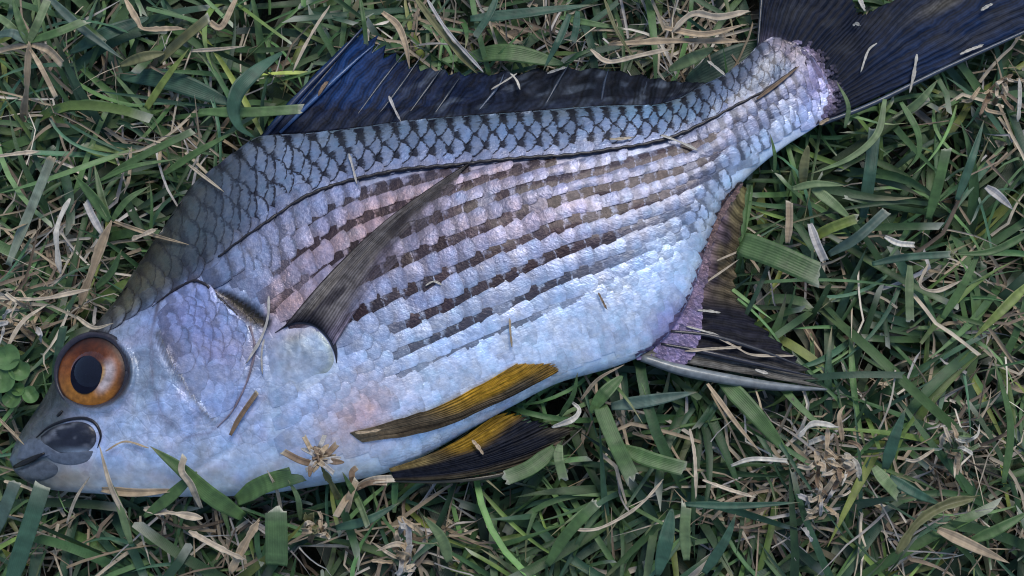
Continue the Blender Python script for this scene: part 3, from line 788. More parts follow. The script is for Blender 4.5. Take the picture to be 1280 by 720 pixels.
f2, _, _ = fin('pelvic_fin', [(486,586),(488,589),(490,592),(490,596),(488,600)], [(632,511),(668,520),(700,531),(727,536),(680,572)], 18,
    lambda T, R, px, py: ZM+.004-.004*R+.0012*np.sin(R*math.pi), pel2_c, nr=34, ragged=.07, corr=.0003, bow=.05, label='lower pelvic fin, almost black with a yellow upper part', seed=6)
spine(f2, [(492,601),(560,601),(630,592),(690,566),(728,535)], [ZM+.003, ZM+.002, ZM+.001, ZM+.0005, ZM], [2, 3, 2.8, 2.2, .8], (.05, .045, .03), 24)

# anal fin
def anal_c(T, R, px, py):
    c = flat([.012, .012, .018], T)
    soft = sstep(.36, .52, T); c = mix(c, [.095, .075, .045], soft)
    c = mix(c, [.045, .035, .04], soft*sstep(.5, .8, vnoise(px, py, 14, 41))); c = mix(c, [.20, .14, .16], soft*sstep(.55, .15, R)*.8)
    c = mix(c, [.15, .11, .22], sstep(.30, .05, R)*sstep(.12, .25, T)); c = mix(c, [.20, .17, .07], soft*sstep(.8, 1., T)*.8)
    c = mix(c, [.10, .095, .085], sstep(.16, .04, T))
    return rgba(c, 1-.25*soft*sstep(.5, .9, R))
anal, ab, ae = fin('anal_fin', [(800,444),(822,430),(842,404),(856,380),(866,352),(876,320),(888,284),(904,254),(924,230)],
    [(1036,486),(1022,462),(985,428),(946,396),(924,366),(922,338),(926,312),(930,282),(934,236)], 17,
    lambda T, R, px, py: ZM+.0015-.004*R-.001*np.sin(T*3), anal_c, nr=28, ragged=.10, corr=.0003, label='anal fin, black in front and brown behind', seed=7)
sp = spine(anal, [(802,447),(850,462),(910,474),(970,483),(1034,487)], [ZM+.001, ZM+.001, ZM, ZM-.001, ZM-.002], [5, 7.5, 7, 5.5, 1.2], (.15, .165, .17), 30)
sp['label'] = 'long pale grey spine at the front of the anal fin'
spine(anal, [(826,430),(880,440),(950,456),(1015,470)], [ZM+.0012, ZM+.001, ZM, ZM-.001], [2, 3.5, 3, .8], (.02, .02, .028), 24)
spine(anal, [(838,414),(890,420),(950,438),(1002,458)], [ZM+.0012, ZM+.001, ZM, ZM-.001], [2, 3, 2.6, .8], (.03, .03, .036), 24)
# sheath of small scales over the root of the anal fin
SHE = []
for i_ in range(34):
    for j_ in range(2, 6):
        t = (i_+.5*(j_ % 2))/34; i = min(int(t*(len(ab)-1)), len(ab)-1); r_ = (.27-.13*t)*(j_-1.8)/4
        SHE.append(ab[i]+(ae[i]-ab[i])*r_+rng.normal(0, 1.2, 2))
Vs, Fs, Ts, Ms = [], [], [], []
for k, q in enumerate(SHE):
    t_ = np.clip((430-q[1])/190, 0, 1); sz = 11-5*t_; an = math.radians(-20-40*t_+rng.normal(0, 8))
    px = q[0]+(AA-.5)*sz*1.5*(1-.3*BB**2)*math.cos(an)-BB*sz*.55*math.sin(an); py = q[1]+(AA-.5)*sz*1.5*(1-.3*BB**2)*math.sin(an)+BB*sz*.55*math.cos(an)
    inb = (py < fV(px)-3)[..., None]; Vs.append(np.where(inb, surf(px, py, .0002+.0002*AA), P(px, py, ZM+.0011+.00025*AA)).reshape(-1, 3)); Fs.append(SF[:, ::-1]+k*n1)
    c = mix(np.array([.19, .155, .25]), np.array([.13, .085, .075]), np.array(np.clip(t_*1.6-.1, 0, 1)))*(.55+.6*rng.random())
    c = c*(1.7 if q[1] < float(fV(q[0]))-2 else 1.0); Ts.append(np.broadcast_to(c, (n1, 3))); Ms.append(np.broadcast_to(np.array([.12, 0, .5]), (n1, 3)))
o = fpart('sheath_scales', np.concatenate(Vs), np.concatenate(Fs), M_SCALE, anal, uv=np.tile(suv.reshape(-1, 2), (len(SHE), 1)), attrs={'tint': np.concatenate(Ts), 'mark': np.concatenate(Ms)})
o['kind'] = 'stuff'

# ------------------------------------------------------------------ grass
def ribbons(Cn, W, fold, twist, tint, jag, M=3, seed=0):
    """N ribbons: centre lines (N,K,3), half widths (N,K), fold (N,), twist (N,K), tint (N,K,3), jag (N,)"""
    r_ = np.random.default_rng(seed); N, K, _ = Cn.shape
    T = np.gradient(Cn, axis=1); T /= np.maximum(np.linalg.norm(T, axis=2, keepdims=True), 1e-9)
    up = np.array([0, 0, 1.0])+r_.normal(0, .12, (N, 1, 3))
    sd_ = np.cross(T, np.broadcast_to(up, T.shape)); sd_ /= np.maximum(np.linalg.norm(sd_, axis=2, keepdims=True), 1e-6)
    nn = np.cross(sd_, T); c, s = np.cos(twist)[..., None], np.sin(twist)[..., None]
    s2 = sd_*c+nn*s; n2 = nn*c-sd_*s
    b = np.linspace(-1, 1, M)
    V = Cn[:, :, None]+s2[:, :, None]*(b[None, None, :, None]*W[:, :, None, None])+n2[:, :, None]*((np.abs(b)**1.4)[None, None, :, None]*(W*fold[:, None])[:, :, None, None])
    V[:, -1] += T[:, -1][:, None]*((r_.uniform(-1, 1, (N, M))*.8+r_.normal(0, 1.2, (N, 1))*b[None])*jag[:, None]*W[:, -1][:, None]*1.8)[..., None]
    uv = np.stack(np.broadcast_arrays(np.broadcast_to(b*.5+.5, (N, K, M)), np.broadcast_to(np.linspace(0, 1, K)[None, :, None], (N, K, M))), -1)
    tt = np.broadcast_to(tint[:, :, None], (N, K, M, 3))
    g = grid_faces(K, M); F = (g[None]+(np.arange(N)*K*M)[:, None, None]).reshape(-1, 4)
    return V.reshape(-1, 3), F, uv.reshape(-1, 2), tt.reshape(-1, 3)

def keep_out(Cn, W, over=None):
    """press lawn that reaches under the fish below its underside"""
    ix = np.clip(((Cn[..., 0]-GX0)/GS).astype(int), 0, GN-1); iy = np.clip(((Cn[..., 1]-GY0)/GS).astype(int), 0, GM-1)
    lo = Zlo[ix, iy]
    lim = np.where(lo < 5, lo-.0012-.5*W, 9.0)
    z = np.minimum(Cn[..., 2], lim)
    Cn[..., 2] = np.maximum(z, .0008)
    # spread the pressing along the blade
    for _ in range(2):
        d = Cn[:, 1:-1, 2]; Cn[:, 1:-1, 2] = np.minimum(d, .5*(Cn[:, :-2, 2]+Cn[:, 2:, 2])+.002)
    return Cn

# widen the footprint so that blades clear the edge
def grow(Z):
    for _ in range(2):
        Z2 = Z.copy()
        Z2[1:] = np.minimum(Z2[1:], Z[:-1]); Z2[:-1] = np.minimum(Z2[:-1], Z[1:]); Z2[:, 1:] = np.minimum(Z2[:, 1:], Z[:, :-1]); Z2[:, :-1] = np.minimum(Z2[:, :-1], Z[:, 1:])
        Z = Z2
    return Z
Zlo = grow(Zlo)

def field(N, L, e0, e1, width, z0, K, seed, bend=.5, spread=None, wprof='leaf', kink=0.0, roots=None, az=None):
    r_ = np.random.default_rng(seed)
    if roots is None:
        roots = np.stack([r_.uniform(-.27, .27, N), r_.uniform(-.20, .21, N)], 1)
    az = r_.uniform(0, 2*math.pi, N) if az is None else az
    ln = r_.uniform(*L, N)*np.where(r_.random(N) < .2, 1.35, 1); el0 = np.radians(r_.uniform(*e0, N)); el1 = np.radians(r_.uniform(*e1, N))
    t = np.linspace(0, 1, K)
    el = el0[:, None]+(el1-el0)[:, None]*t**1.2
    a = az[:, None]+r_.normal(0, bend, N)[:, None]*t**1.5
    if kink:
        kp = r_.uniform(.25, .8, N); ka = r_.normal(0, kink, N); a = a+np.where(t[None] > kp[:, None], ka[:, None], 0)
        el = el+np.where(t[None] > kp[:, None], r_.normal(0, kink*.35, N)[:, None], 0)
    st_ = (ln/(K-1))[:, None]
    dx, dy, dz = np.cos(el)*np.cos(a)*st_, np.cos(el)*np.sin(a)*st_, np.sin(el)*st_
    Cn = np.stack([np.cumsum(dx, 1)-dx[:, :1], np.cumsum(dy, 1)-dy[:, :1], np.cumsum(dz, 1)-dz[:, :1]], -1)
    Cn += np.concatenate([roots, r_.uniform(*z0, N)[:, None]], 1)[:, None]
    Cn[..., 2] = np.maximum(Cn[..., 2], .0012)
    Cn[..., 2] = np.where(Cn[..., 2] > .030, .030+(Cn[..., 2]-.030)*.25, Cn[..., 2])
    w = r_.uniform(*width, N)*.5
    cut = r_.random(N) < .42
    if wprof == 'leaf':
        prof = np.where(cut[:, None], np.clip(.55+t*1.6, 0, 1)*(1-.12*t), np.clip(.5+t*2.2, 0, 1)*np.clip((1-t**3.0), .03, 1))
    else:
        prof = (.75+.25*r_.random((N, K)))*np.where(cut[:, None], 1, np.clip(1.15-t**2, .1, 1))
    return Cn, w[:, None]*prof, cut, ln, r_, t

greens = np.array([[.034,.074,.030],[.048,.100,.038],[.032,.074,.044],[.066,.124,.042],[.085,.150,.060],[.044,.092,.058],[.105,.160,.042],[.17,.20,.05]])
gprob = np.array([.20,.20,.16,.15,.12,.10,.05,.02])
strawc = np.array([[.32,.25,.165],[.44,.37,.27],[.22,.165,.115],[.56,.50,.41],[.38,.35,.32],[.13,.095,.065]])
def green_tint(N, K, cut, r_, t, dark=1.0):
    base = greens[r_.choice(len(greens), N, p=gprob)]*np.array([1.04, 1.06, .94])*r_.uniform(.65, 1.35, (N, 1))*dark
    tt = np.broadcast_to(base[:, None], (N, K, 3)).copy()
    tip = (cut & (r_.random(N) < .75))[:, None]*(t > .93)[None]
    tt = mix(tt, np.array([.42, .42, .34]), tip*.75)
    dry = (~cut & (r_.random(N) < .35))[:, None]*sstep(.7, 1.0, t)[None]
    tt = mix(tt, np.array([.30, .24, .13]), dry*.8)
    tt = mix(tt, np.array([.16, .17, .09]), sstep(.22, 0, t)[None]*.6*np.ones((N, 1)))
    return tt

# tufts: several leaves fan out of a node
def tuft_roots(n, seed, lo=3, hi=7):
    r_ = np.random.default_rng(seed); R, A = [], []
    for _ in range(n):
        x, y = r_.uniform(-.27, .27), r_.uniform(-.2, .21); a0 = r_.uniform(0, 6.28)
        for _k in range(r_.integers(lo, hi)):
            R.append((x+r_.normal(0, .0015), y+r_.normal(0, .0015))); A.append(a0+r_.normal(0, .9))
    return np.array(R), np.array(A)
parts = []
R_, A_ = tuft_roots(430, 21); N = len(R_)                         # low broad leaves, shade under the canopy painted into their green
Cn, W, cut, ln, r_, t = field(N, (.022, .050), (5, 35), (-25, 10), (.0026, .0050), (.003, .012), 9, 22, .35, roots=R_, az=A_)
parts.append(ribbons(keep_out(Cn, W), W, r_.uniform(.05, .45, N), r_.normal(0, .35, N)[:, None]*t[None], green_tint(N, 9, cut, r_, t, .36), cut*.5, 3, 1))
R_, A_ = tuft_roots(1050, 31); N = len(R_)                         # upper leaves
Cn, W, cut, ln, r_, t = field(N, (.020, .050), (10, 55), (-28, 12), (.0012, .0032), (.006, .016), 9, 32, .4, roots=R_, az=A_)
parts.append(ribbons(keep_out(Cn, W), W, r_.uniform(.1, .6, N), r_.normal(0, .5, N)[:, None]*t[None], green_tint(N, 9, cut, r_, t, 1.0), cut*.6, 3, 2))
R_, A_ = tuft_roots(950, 41); N = len(R_)                         # fine blades
Cn, W, cut, ln, r_, t = field(N, (.012, .034), (20, 70), (-30, 25), (.0008, .0019), (.006, .018), 8, 42, .6, roots=R_, az=A_)
parts.append(ribbons(keep_out(Cn, W), W, r_.uniform(.1, .6, N), r_.normal(0, .6, N)[:, None]*t[None], green_tint(N, 8, cut, r_, t, 1.15), cut*.6, 3, 3))
R_, A_ = tuft_roots(340, 71, 2, 6); N = len(R_)                    # slender blades on top of the canopy, lit brightness painted into their green
Cn, W, cut, ln, r_, t = field(N, (.016, .042), (0, 32), (-22, 14), (.0007, .0019), (.014, .024), 9, 72, .7, roots=R_, az=A_)
parts.append(ribbons(keep_out(Cn, W), W, r_.uniform(.1, .6, N), r_.normal(0, .6, N)[:, None]*t[None], green_tint(N, 9, cut, r_, t, 2.0), cut*.5, 3, 7))
def join(name, parts, mat, label, cat):
    V, F, U, T, o_ = [], [], [], [], 0
    for v, f, u, t in parts: V.append(v); F.append(f+o_); U.append(u); T.append(t); o_ += len(v)
    o = make_mesh(name, np.concatenate(V), np.concatenate(F), mat, uv=np.concatenate(U), attrs={'tint': np.concatenate(T)})
    return tag(o, label, cat, None, 'stuff')
join('lawn_grass', parts, M_GRASS, 'dense blue green lawn grass around and under the fish', 'grass')

# dry straw: everywhere a little, thick in the mats that the photo shows
mats = [(60,330,70,90,260),(45,400,60,40,160),(845,60,75,36,420),(1030,580,70,60,420),(1185,555,50,60,260),(1160,660,110,40,200),(570,70,60,40,160),
        (270,650,90,50,260),(520,680,70,40,200),(1130,330,60,60,150),(1240,140,40,70,120),(930,640,60,40,120),(690,50,60,30,120),(1240,420,40,60,120),(110,120,90,70,200),(220,170,60,60,160),(960,300,30,60,60),(790,520,60,40,110),(60,640,60,60,160)]
rr = np.random.default_rng(51); R_ = [np.stack([rr.uniform(-.27, .27, 1000), rr.uniform(-.2, .21, 1000)], 1)]
for mx, my, sx_, sy_, n in mats:
    n = int(n*.6)
    q = P(mx+rr.normal(0, sx_*.6, n), my+rr.normal(0, sy_*.6, n), .02); R_.append(q[:, :2])
R_ = np.concatenate(R_); N = len(R_); K = 8
Cn, W, cut, ln, r_, t = field(N, (.008, .032), (-10, 38), (-30, 18), (.0003, .0012), (.003, .024), K, 52, .5, wprof='straw', kink=.7, roots=R_)
base = strawc[r_.choice(len(strawc), N, p=[.24,.22,.2,.12,.12,.1])]*r_.uniform(.7, 1.25, (N, 1))
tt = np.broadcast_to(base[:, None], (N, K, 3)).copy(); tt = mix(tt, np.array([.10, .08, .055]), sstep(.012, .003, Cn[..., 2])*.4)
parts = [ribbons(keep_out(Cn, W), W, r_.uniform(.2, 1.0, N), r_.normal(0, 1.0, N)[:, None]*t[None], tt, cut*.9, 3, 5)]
# broad papery dead sheaths
N = 420; Cn, W, cut, ln, r_, t = field(N, (.010, .024), (-5, 35), (-30, 20), (.0016, .0034), (.003, .020), K, 62, .6, wprof='straw', kink=.5)
base = strawc[r_.choice(len(strawc), N, p=[.22,.2,.26,.1,.12,.1])]*r_.uniform(.6, 1.1, (N, 1))
parts.append(ribbons(keep_out(Cn, W), W, r_.uniform(.3, 1.2, N), r_.normal(0, .8, N)[:, None]*t[None], np.broadcast_to(base[:, None], (N, K, 3)).copy(), cut*.9, 3, 6))
join('dry_thatch', parts, M_STRAW, 'dry tan straw and dead sheaths matted between the grass', 'straw')

# ------------------------------------------------------------------ single blades, straws and plants that stand out in the photo
COL = dict(dark=(.030,.068,.040), mid=(.068,.128,.040), teal=(.040,.094,.058), pale=(.130,.185,.080), lime=(.165,.215,.050), olive=(.150,.150,.065),
           tan=(.36,.275,.18), straw=(.42,.35,.26), grey=(.36,.34,.32), brown=(.20,.135,.085), white=(.46,.43,.37), deep=(.018,.046,.030), blue=(.070,.115,.090))
def top_of(px, py):
    """height of whatever of the fish lies under a pixel"""
    z = np.full(np.shape(px), ZM+.008)
    for _ in range(4):
        q = P(px, py, z)
        ix = np.clip(((q[..., 0]-GX0)/GS).astype(int), 1, GN-2); iy = np.clip(((q[..., 1]-GY0)/GS).astype(int), 1, GM-2)
        h = np.max([Zhi[ix+a, iy+b] for a in (-1, 0, 1) for b in (-1, 0, 1)], axis=0)
        z = np.where(h > 0, h, ZM)
    return z
hseed = [100]
def ribbon_geo(pts, w, col, z, tip, fold=.3, twist=(0, 0), K=26, base_w=.55, tipcol=None, basecol=None):
    hseed[0] += 1; r_ = np.random.default_rng(hseed[0]); M = 7 if w >= 9 else 5
    w = w*(.62 if z is None else (.80 if w > 11 else 1.0))
    q = smooth_path(pts, K); t = np.linspace(0, 1, K)
    if z is None:
        zz = top_of(q[:, 0], q[:, 1])+.0009; zz = np.maximum(zz, np.convolve(np.pad(zz, 2, mode='edge'), np.ones(5)/5, 'valid'))
    else: zz = np.interp(t, np.linspace(0, 1, len(z)), z)*.001
    Cn = P(q[:, 0], q[:, 1], zz)[None]
    if tip == 'point': prof = np.clip(base_w+t*2.0, 0, 1)*np.clip(1-t**3.2, .02, 1)
    elif tip == 'both': prof = np.clip(np.sin(np.clip(t*.96+.03, 0, 1)*math.pi)**.6, .03, 1)
    elif tip == 'stem':
        prof = np.clip(1+np.convolve(r_.normal(0, .22, K+4), np.ones(5)/5*2, 'valid'), .4, 1.5)*np.clip(.35+t*6, 0, 1)*np.clip(.3+(1-t)*5, 0, 1)
    else: prof = np.clip(base_w+t*1.6, 0, 1)*(1-.06*t)
    W = (w*.5*S*prof)[None]
    c = np.asarray(COL[col] if isinstance(col, str) else col); tt = np.broadcast_to(c*r_.uniform(.9, 1.12), (1, K, 3)).copy()
    tt = tt*(1+.10*r_.normal(0, 1, (1, K, 1)))
    if tip in ('cut', 'fray'): tt = mix(tt, np.array(tipcol or (.50, .48, .38)), ((t > .965)*(.75 if tip == 'fray' else .5)+sstep(.75, .96, t)*.14)[None])
    if tip == 'point' and col not in ('straw', 'white', 'tan', 'grey', 'brown'): tt = mix(tt, np.array([.26, .22, .12]), (sstep(.86, 1, t)*.6)[None])
    if basecol: tt = mix(tt, np.array(COL[basecol]), sstep(.4, 0, t)[None])
    tw = np.radians(np.interp(t, np.linspace(0, 1, len(twist)), twist))[None]
    jag = {'cut': .14, 'fray': .36, 'stem': 1.0}.get(tip, .1)
    return ribbons(Cn, W, np.array([fold]), tw, tt, np.array([jag]), M, hseed[0])
DRY = ('tan', 'straw', 'grey', 'brown', 'white')
def blade(label, pts, w, col, z, tip='point', name='grass_strand', cat='grass blade', group=None, parent=None, **kw):
    V, F, U, T = ribbon_geo(pts, w, col, z, tip, **kw)
    org = np.array(parent.location) if parent is not None else V[:max(3, len(V)//18)].mean(0)
    o = make_mesh(name, V-org, F, M_STRAW if col in DRY else M_GRASS, parent, uv=U, attrs={'tint': T})
    if parent is None: o.location = org; tag(o, label, cat, group)
    elif label: o['label'] = label
    md = o.modifiers.new('thickness', 'SOLIDIFY'); md.thickness = .00016; md.offset = 0
    return o
def straw(label, pts, w, col='straw', z=None, tip='stem', group=None, **kw):
    return blade(label, pts, w, col, z, tip, 'straw', 'straw', group, fold=kw.pop('fold', .8), **kw)
def plant(name, label, cat, px, py, z):
    o = bpy.data.objects.new(name, None); C.objects.link(o); o.location = P(px, py, z*.001); o.empty_display_size = .005
    return tag(o, label, cat)

# --- upper left
p = plant('grass_shoot', 'grass shoot with tan stem and spread leaves in the top left corner', 'grass shoot', 34, 150, 20)
blade(None, [(32,158),(35,110),(38,55)], 9, 'tan', (18, 30, 37), 'stem', 'stem', parent=p, fold=.9)
for pts, w, c, tp in [([(35,55),(24,25),(15,-6)],13,'mid','point'),([(36,54),(48,28),(60,0)],11,'pale','cut'),([(37,52),(70,42),(106,27)],15,'mid','fray'),([(34,52),(14,42),(-12,46)],17,'blue','point'),([(26,46),(10,30),(-8,18)],12,'pale','cut')]:
    blade(None, pts, w, c, (36, 38, 36), tp, 'leaf', parent=p)
for pts, w in [([(40,56),(60,62),(78,80)],13),([(38,62),(52,86),(70,122)],6),([(36,58),(18,60),(-4,66)],9)]:
    blade(None, pts, w, 'tan', (36, 35, 32), 'cut', 'dead_leaf', parent=p, fold=.6)
blade('bright yellow green blade with rounded tip left of the curled blade', [(183,136),(208,98),(236,61)], 10, 'lime', (28, 33, 36), 'point', base_w=.8)
blade('broad dark blade slanting below the top left corner', [(88,66),(130,44),(186,22)], 24, 'teal', (28, 30, 28), 'both')
blade('grey green blade falling from the top edge at left', [(60,-4),(100,34),(156,76)], 15, 'blue', (33, 33, 30), 'point')
blade('broad horizontal dark green blade left of the yellow green blade', [(62,140),(110,132),(164,138)], 19, 'mid', (27, 30, 29), 'both')
blade('pale olive cut stem with frayed top below the top edge', [(200,78),(228,52),(262,24)], 18, 'olive', (30, 34, 38), 'fray', fold=.6)
blade('small folded yellowish leaf behind the pale olive cut stem', [(150,82),(178,72),(206,66)], 16, 'olive', (30, 33, 32), 'both', fold=.5)
blade('long green blade pointing up right above the nape', [(118,234),(170,200),(242,164)], 13, 'mid', (30, 34, 35), 'cut')
blade('slim green blade under the long blade above the nape', [(124,226),(168,208),(222,199)], 7, 'mid', (31, 35, 34), 'point')
blade('green blade reaching towards the front of the dorsal fin', [(205,218),(248,190),(296,163)], 13, 'mid', (29, 33, 34), 'point')
blade('broad teal blade curled in a loop in front of the dorsal fin', [(352,66),(322,88),(298,112),(291,138),(300,160),(318,172)], 24, 'teal', (34, 38, 40, 40, 38, 34), 'both', fold=.15, twist=(0, 10, 35, 50, 40, 20))
blade('horizontal green blade with white tip pointing at the dorsal fin', [(248,140),(310,141),(377,137)], 18, 'mid', (32, 35, 35), 'fray', fold=.25)
blade('very broad teal leaf lying low under the curled blade', [(150,96),(210,100),(290,130)], 34, 'teal', (22, 26, 25), 'both', fold=.12)
blade('thick pale cut stem standing at the left edge', [(12,332),(38,272),(68,198)], 18, (.26,.30,.22), (24, 30, 38), 'fray', fold=.8, tipcol=(.36,.27,.18))
straw('white kinked cane right of the thick pale stem', [(88,248),(72,288),(76,342)], 6, 'white', (36, 35, 30))
p = plant('grass_shoot', 'tan shoot with one broad leaf above the fish head', 'grass shoot', 100, 382, 24)
blade(None, [(100,384),(120,330),(140,276)], 10, 'tan', (28, 34, 37), 'stem', 'stem', parent=p, fold=.9)
blade(None, [(138,276),(118,248),(92,218)], 19, 'mid', (37, 38, 36), 'point', 'leaf', parent=p)
blade(None, [(136,272),(128,250),(118,206)], 9, 'pale', (37, 38, 37), 'point', 'leaf', parent=p)
blade(None, [(140,276),(160,250),(188,232)], 9, 'mid', (37, 38, 37), 'point', 'leaf', parent=p)
blade(None, [(128,292),(116,270),(108,252)], 9, 'grey', (35, 36, 36), 'cut', 'dead_leaf', parent=p, fold=.6)
straw('tan straw reaching from the grass over the nape', [(140,276),(186,292),(236,306)], 8, 'tan', None, 'point')
straw('pale flat straw end lying beside the nape', [(165,300),(180,294),(196,287)], 6, 'straw', (37, 38, 38))
blade('narrow dark green blade pressed against the snout above the eye', [(68,480),(72,450),(80,408)], 13, 'dark', (30, 35, 36), 'cut', tipcol=(.06,.10,.05))
straw('long thin straw crossing the left edge below the thick stem', [(-6,372),(50,374),(112,362)], 5, 'straw', (33, 36, 36))
straw('pale straw slanting down to the clover', [(10,434),(30,402),(60,380)], 6, 'straw', (34, 36, 36), 'point')
straw('grey straw lying level at the left edge', [(-4,196),(26,192),(48,190)], 5, 'straw', (37, 38, 38))
straw('bent tan straw in the top left grass', [(155,-4),(172,26),(182,37),(230,36)], 6, 'tan', (34, 36, 37, 37))
straw('pale straw running into the curled blade', [(240,64),(272,62),(306,58)], 5, 'straw', (35, 38, 38), 'point')
straw('tan broken stalk beside the pale olive stem', [(296,-2),(278,34),(262,28)], 8, 'tan', (37, 38, 37), 'cut')
straw('thin pale straw slanting above the dorsal fin tip', [(366,90),(388,46),(412,8)], 4, 'straw', (36, 37, 36))

# --- along the top edge above the back
blade('thin dark blade hanging over the dorsal fin tip', [(450,-4),(455,28),(458,56)], 6, 'mid', (38, 38, 35), 'cut')
straw('tan folded dead leaf above the dorsal fin', [(478,16),(498,34),(508,60),(512,86)], 9, 'tan', (36, 36, 36, 34), 'point')
straw('long dry stalk leaning down onto the dorsal fin', [(518,-4),(552,42),(596,92)], 8, 'olive', (36, 37, 34))
straw('thin grey stalk beside the long dry stalk', [(532,-4),(560,40),(604,90)], 4, 'grey', (38, 38, 35))
blade('broad horizontal blade at the top edge above the back', [(588,24),(650,18),(742,6)], 20, 'teal', (30, 32, 30), 'point')
blade('green blade hanging from the top edge with cut end', [(622,-6),(612,18),(594,46)], 12, 'teal', (37, 37, 36), 'cut')
blade('slim green blade tip pointing down at the middle of the dorsal fin', [(712,18),(700,48),(679,88)], 10, 'teal', (36, 38, 35), 'point')
blade('broad deep green leaf behind the middle of the dorsal fin', [(572,76),(630,66),(704,80)], 30, 'mid', (24, 27, 26), 'both', fold=.12)
blade('deep green blade crossing above the dorsal fin middle', [(700,22),(740,30),(780,36)], 9, 'mid', (35, 37, 36), 'point')
blade('short green blade beside the straw mat', [(722,14),(720,36),(716,52)], 9, 'teal', (35, 38, 37), 'cut')
straw('thin green stalk bending over the dorsal fin rear', [(754,-4),(772,42),(806,92)], 4, 'olive', (37, 38, 35))
straw('long pale straw along the dorsal fin rear', [(738,62),(760,78),(800,70),(838,62)], 6, 'straw', (35, 36, 37, 36))
straw('bent straw resting on the straw mat by the tail', [(840,40),(866,18),(900,22),(936,14)], 7, 'straw', (37, 39, 39, 37))
straw('stout tan straw lying level across the straw mat', [(760,56),(840,52),(922,52)], 8, 'tan', (34, 36, 36))
straw('pale flat straw slanting over the straw mat', [(830,36),(880,44),(934,30)], 9, 'tan', (36, 38, 38), 'point')
blade('pale green folded leaf between straw mat and back', [(836,88),(860,76),(892,60)], 20, 'pale', (29, 32, 33), 'both')
blade('broad dark leaf tucked behind the narrow tail stem', [(858,104),(900,82),(950,56)], 46, 'dark', (24, 26, 26), 'both', fold=.1)
straw('thin white straw tip over the dark leaf by the tail stem', [(884,76),(894,84),(906,94)], 3, 'white', (34, 35, 35))
straw('white straw piece on the dorsal fin base', [(486,120),(493,136),(501,152)], 5, 'grey', None)
straw('pale torn chaff on the rear of the dorsal fin', [(638,92),(645,100),(650,112)], 5, 'white', None)
straw('white straw sliver on the dorsal fin', [(614,112),(634,100),(646,92)], 3, 'white', None)
straw('brown flake on the navy front of the dorsal fin', [(398,120),(404,110),(410,102)], 6, 'brown', None)
straw('flat white sliver on the dorsal fin rear edge', [(684,92),(696,88),(708,84)], 4, 'white', None)

# --- straws lying on the fish
straw('thin tan straw across the front of the lateral line', [(436,192),(441,210),(446,230)], 4, 'grey', None)
straw('white straw lying across the lateral line near the tail stem', [(826,169),(848,177),(872,188)], 4, 'white', None)
straw('brown straw lying along the lateral line on the tail stem', [(946,124),(970,106),(1000,82)], 7, 'brown', None, 'point')
straw('pale stub on the scales ahead of the tail stem', [(762,174),(776,174),(790,172)], 5, 'straw', None)
straw('tiny white hair on the third stripe', [(532,357),(542,352),(552,356)], 2.5, 'white', None)
straw('short upright tan straw on the white belly', [(637,398),(638,416),(640,434)], 3.5, 'tan', None)
straw('faint brown sliver on the belly left of the anal fin', [(748,366),(753,376),(758,386)], 3.5, 'brown', None)
straw('thin grey straw bent behind the gill cover', [(336,370),(335,396),(326,424),(308,454)], 4.5, 'grey', None)
straw('thin dark thread hanging below the pectoral fin base', [(330,424),(327,444),(328,468)], 3, 'grey', None)
straw('brown dry flake with split end on the gill cover', [(288,544),(300,522),(322,490)], 9, 'brown', None, 'cut')
straw('tan chip on the root of the upper pelvic fin', [(444,541),(460,540),(476,537)], 4, 'tan', None)
straw('white straw chip on the black lower pelvic fin', [(590,550),(597,558),(604,568)], 6, 'tan', None)
straw('bent white straw on the dark tail fin', [(1096,54),(1085,64),(1076,90)], 4, 'white', None)
straw('upright white straw on the lower tail fin edge', [(1146,68),(1142,92),(1137,116)], 5, 'white', None)
straw('flat white chip near the lower tail fin edge', [(1200,68),(1214,62),(1228,57)], 6, 'white', None)
straw('small white chip on the tail fin near the top right', [(1226,13),(1234,8),(1240,5)], 5, 'white', None)
straw('white crumb on the middle of the tail fin', [(1066,32),(1070,30),(1074,32)], 6, 'white', None)
straw('white straw poking into the fork of the tail', [(1072,-6),(1076,4),(1081,14)], 5, 'white', (36, 36, 36))
straw('pale chip at the lower root of the tail fin', [(1024,156),(1030,152),(1036,149)], 6, 'tan', None)
straw('long pale straw crossing the black front of the anal fin', [(856,439),(890,436),(926,434)], 5, 'straw', None)
straw('bent pale straw on the tip of the anal fin', [(890,418),(920,434),(942,444),(992,445)], 4.5, 'straw', None)
straw('white sliver on the black anal fin membrane', [(872,388),(886,389),(900,391)], 4, 'white', None)
straw('thin white sliver below the violet anal fin base', [(858,408),(880,414),(900,420)], 3, 'white', None)
straw('white chip near the tip of the anal fin', [(944,462),(952,465),(960,467)], 5, 'white', None)
straw('pale straw poking out of the brown anal fin edge', [(884,352),(910,334),(924,324)], 4, 'straw', None, 'point')
straw('tan straw crossing the brown anal fin edge', [(896,326),(920,316),(942,308)], 4, 'straw', None, 'point')

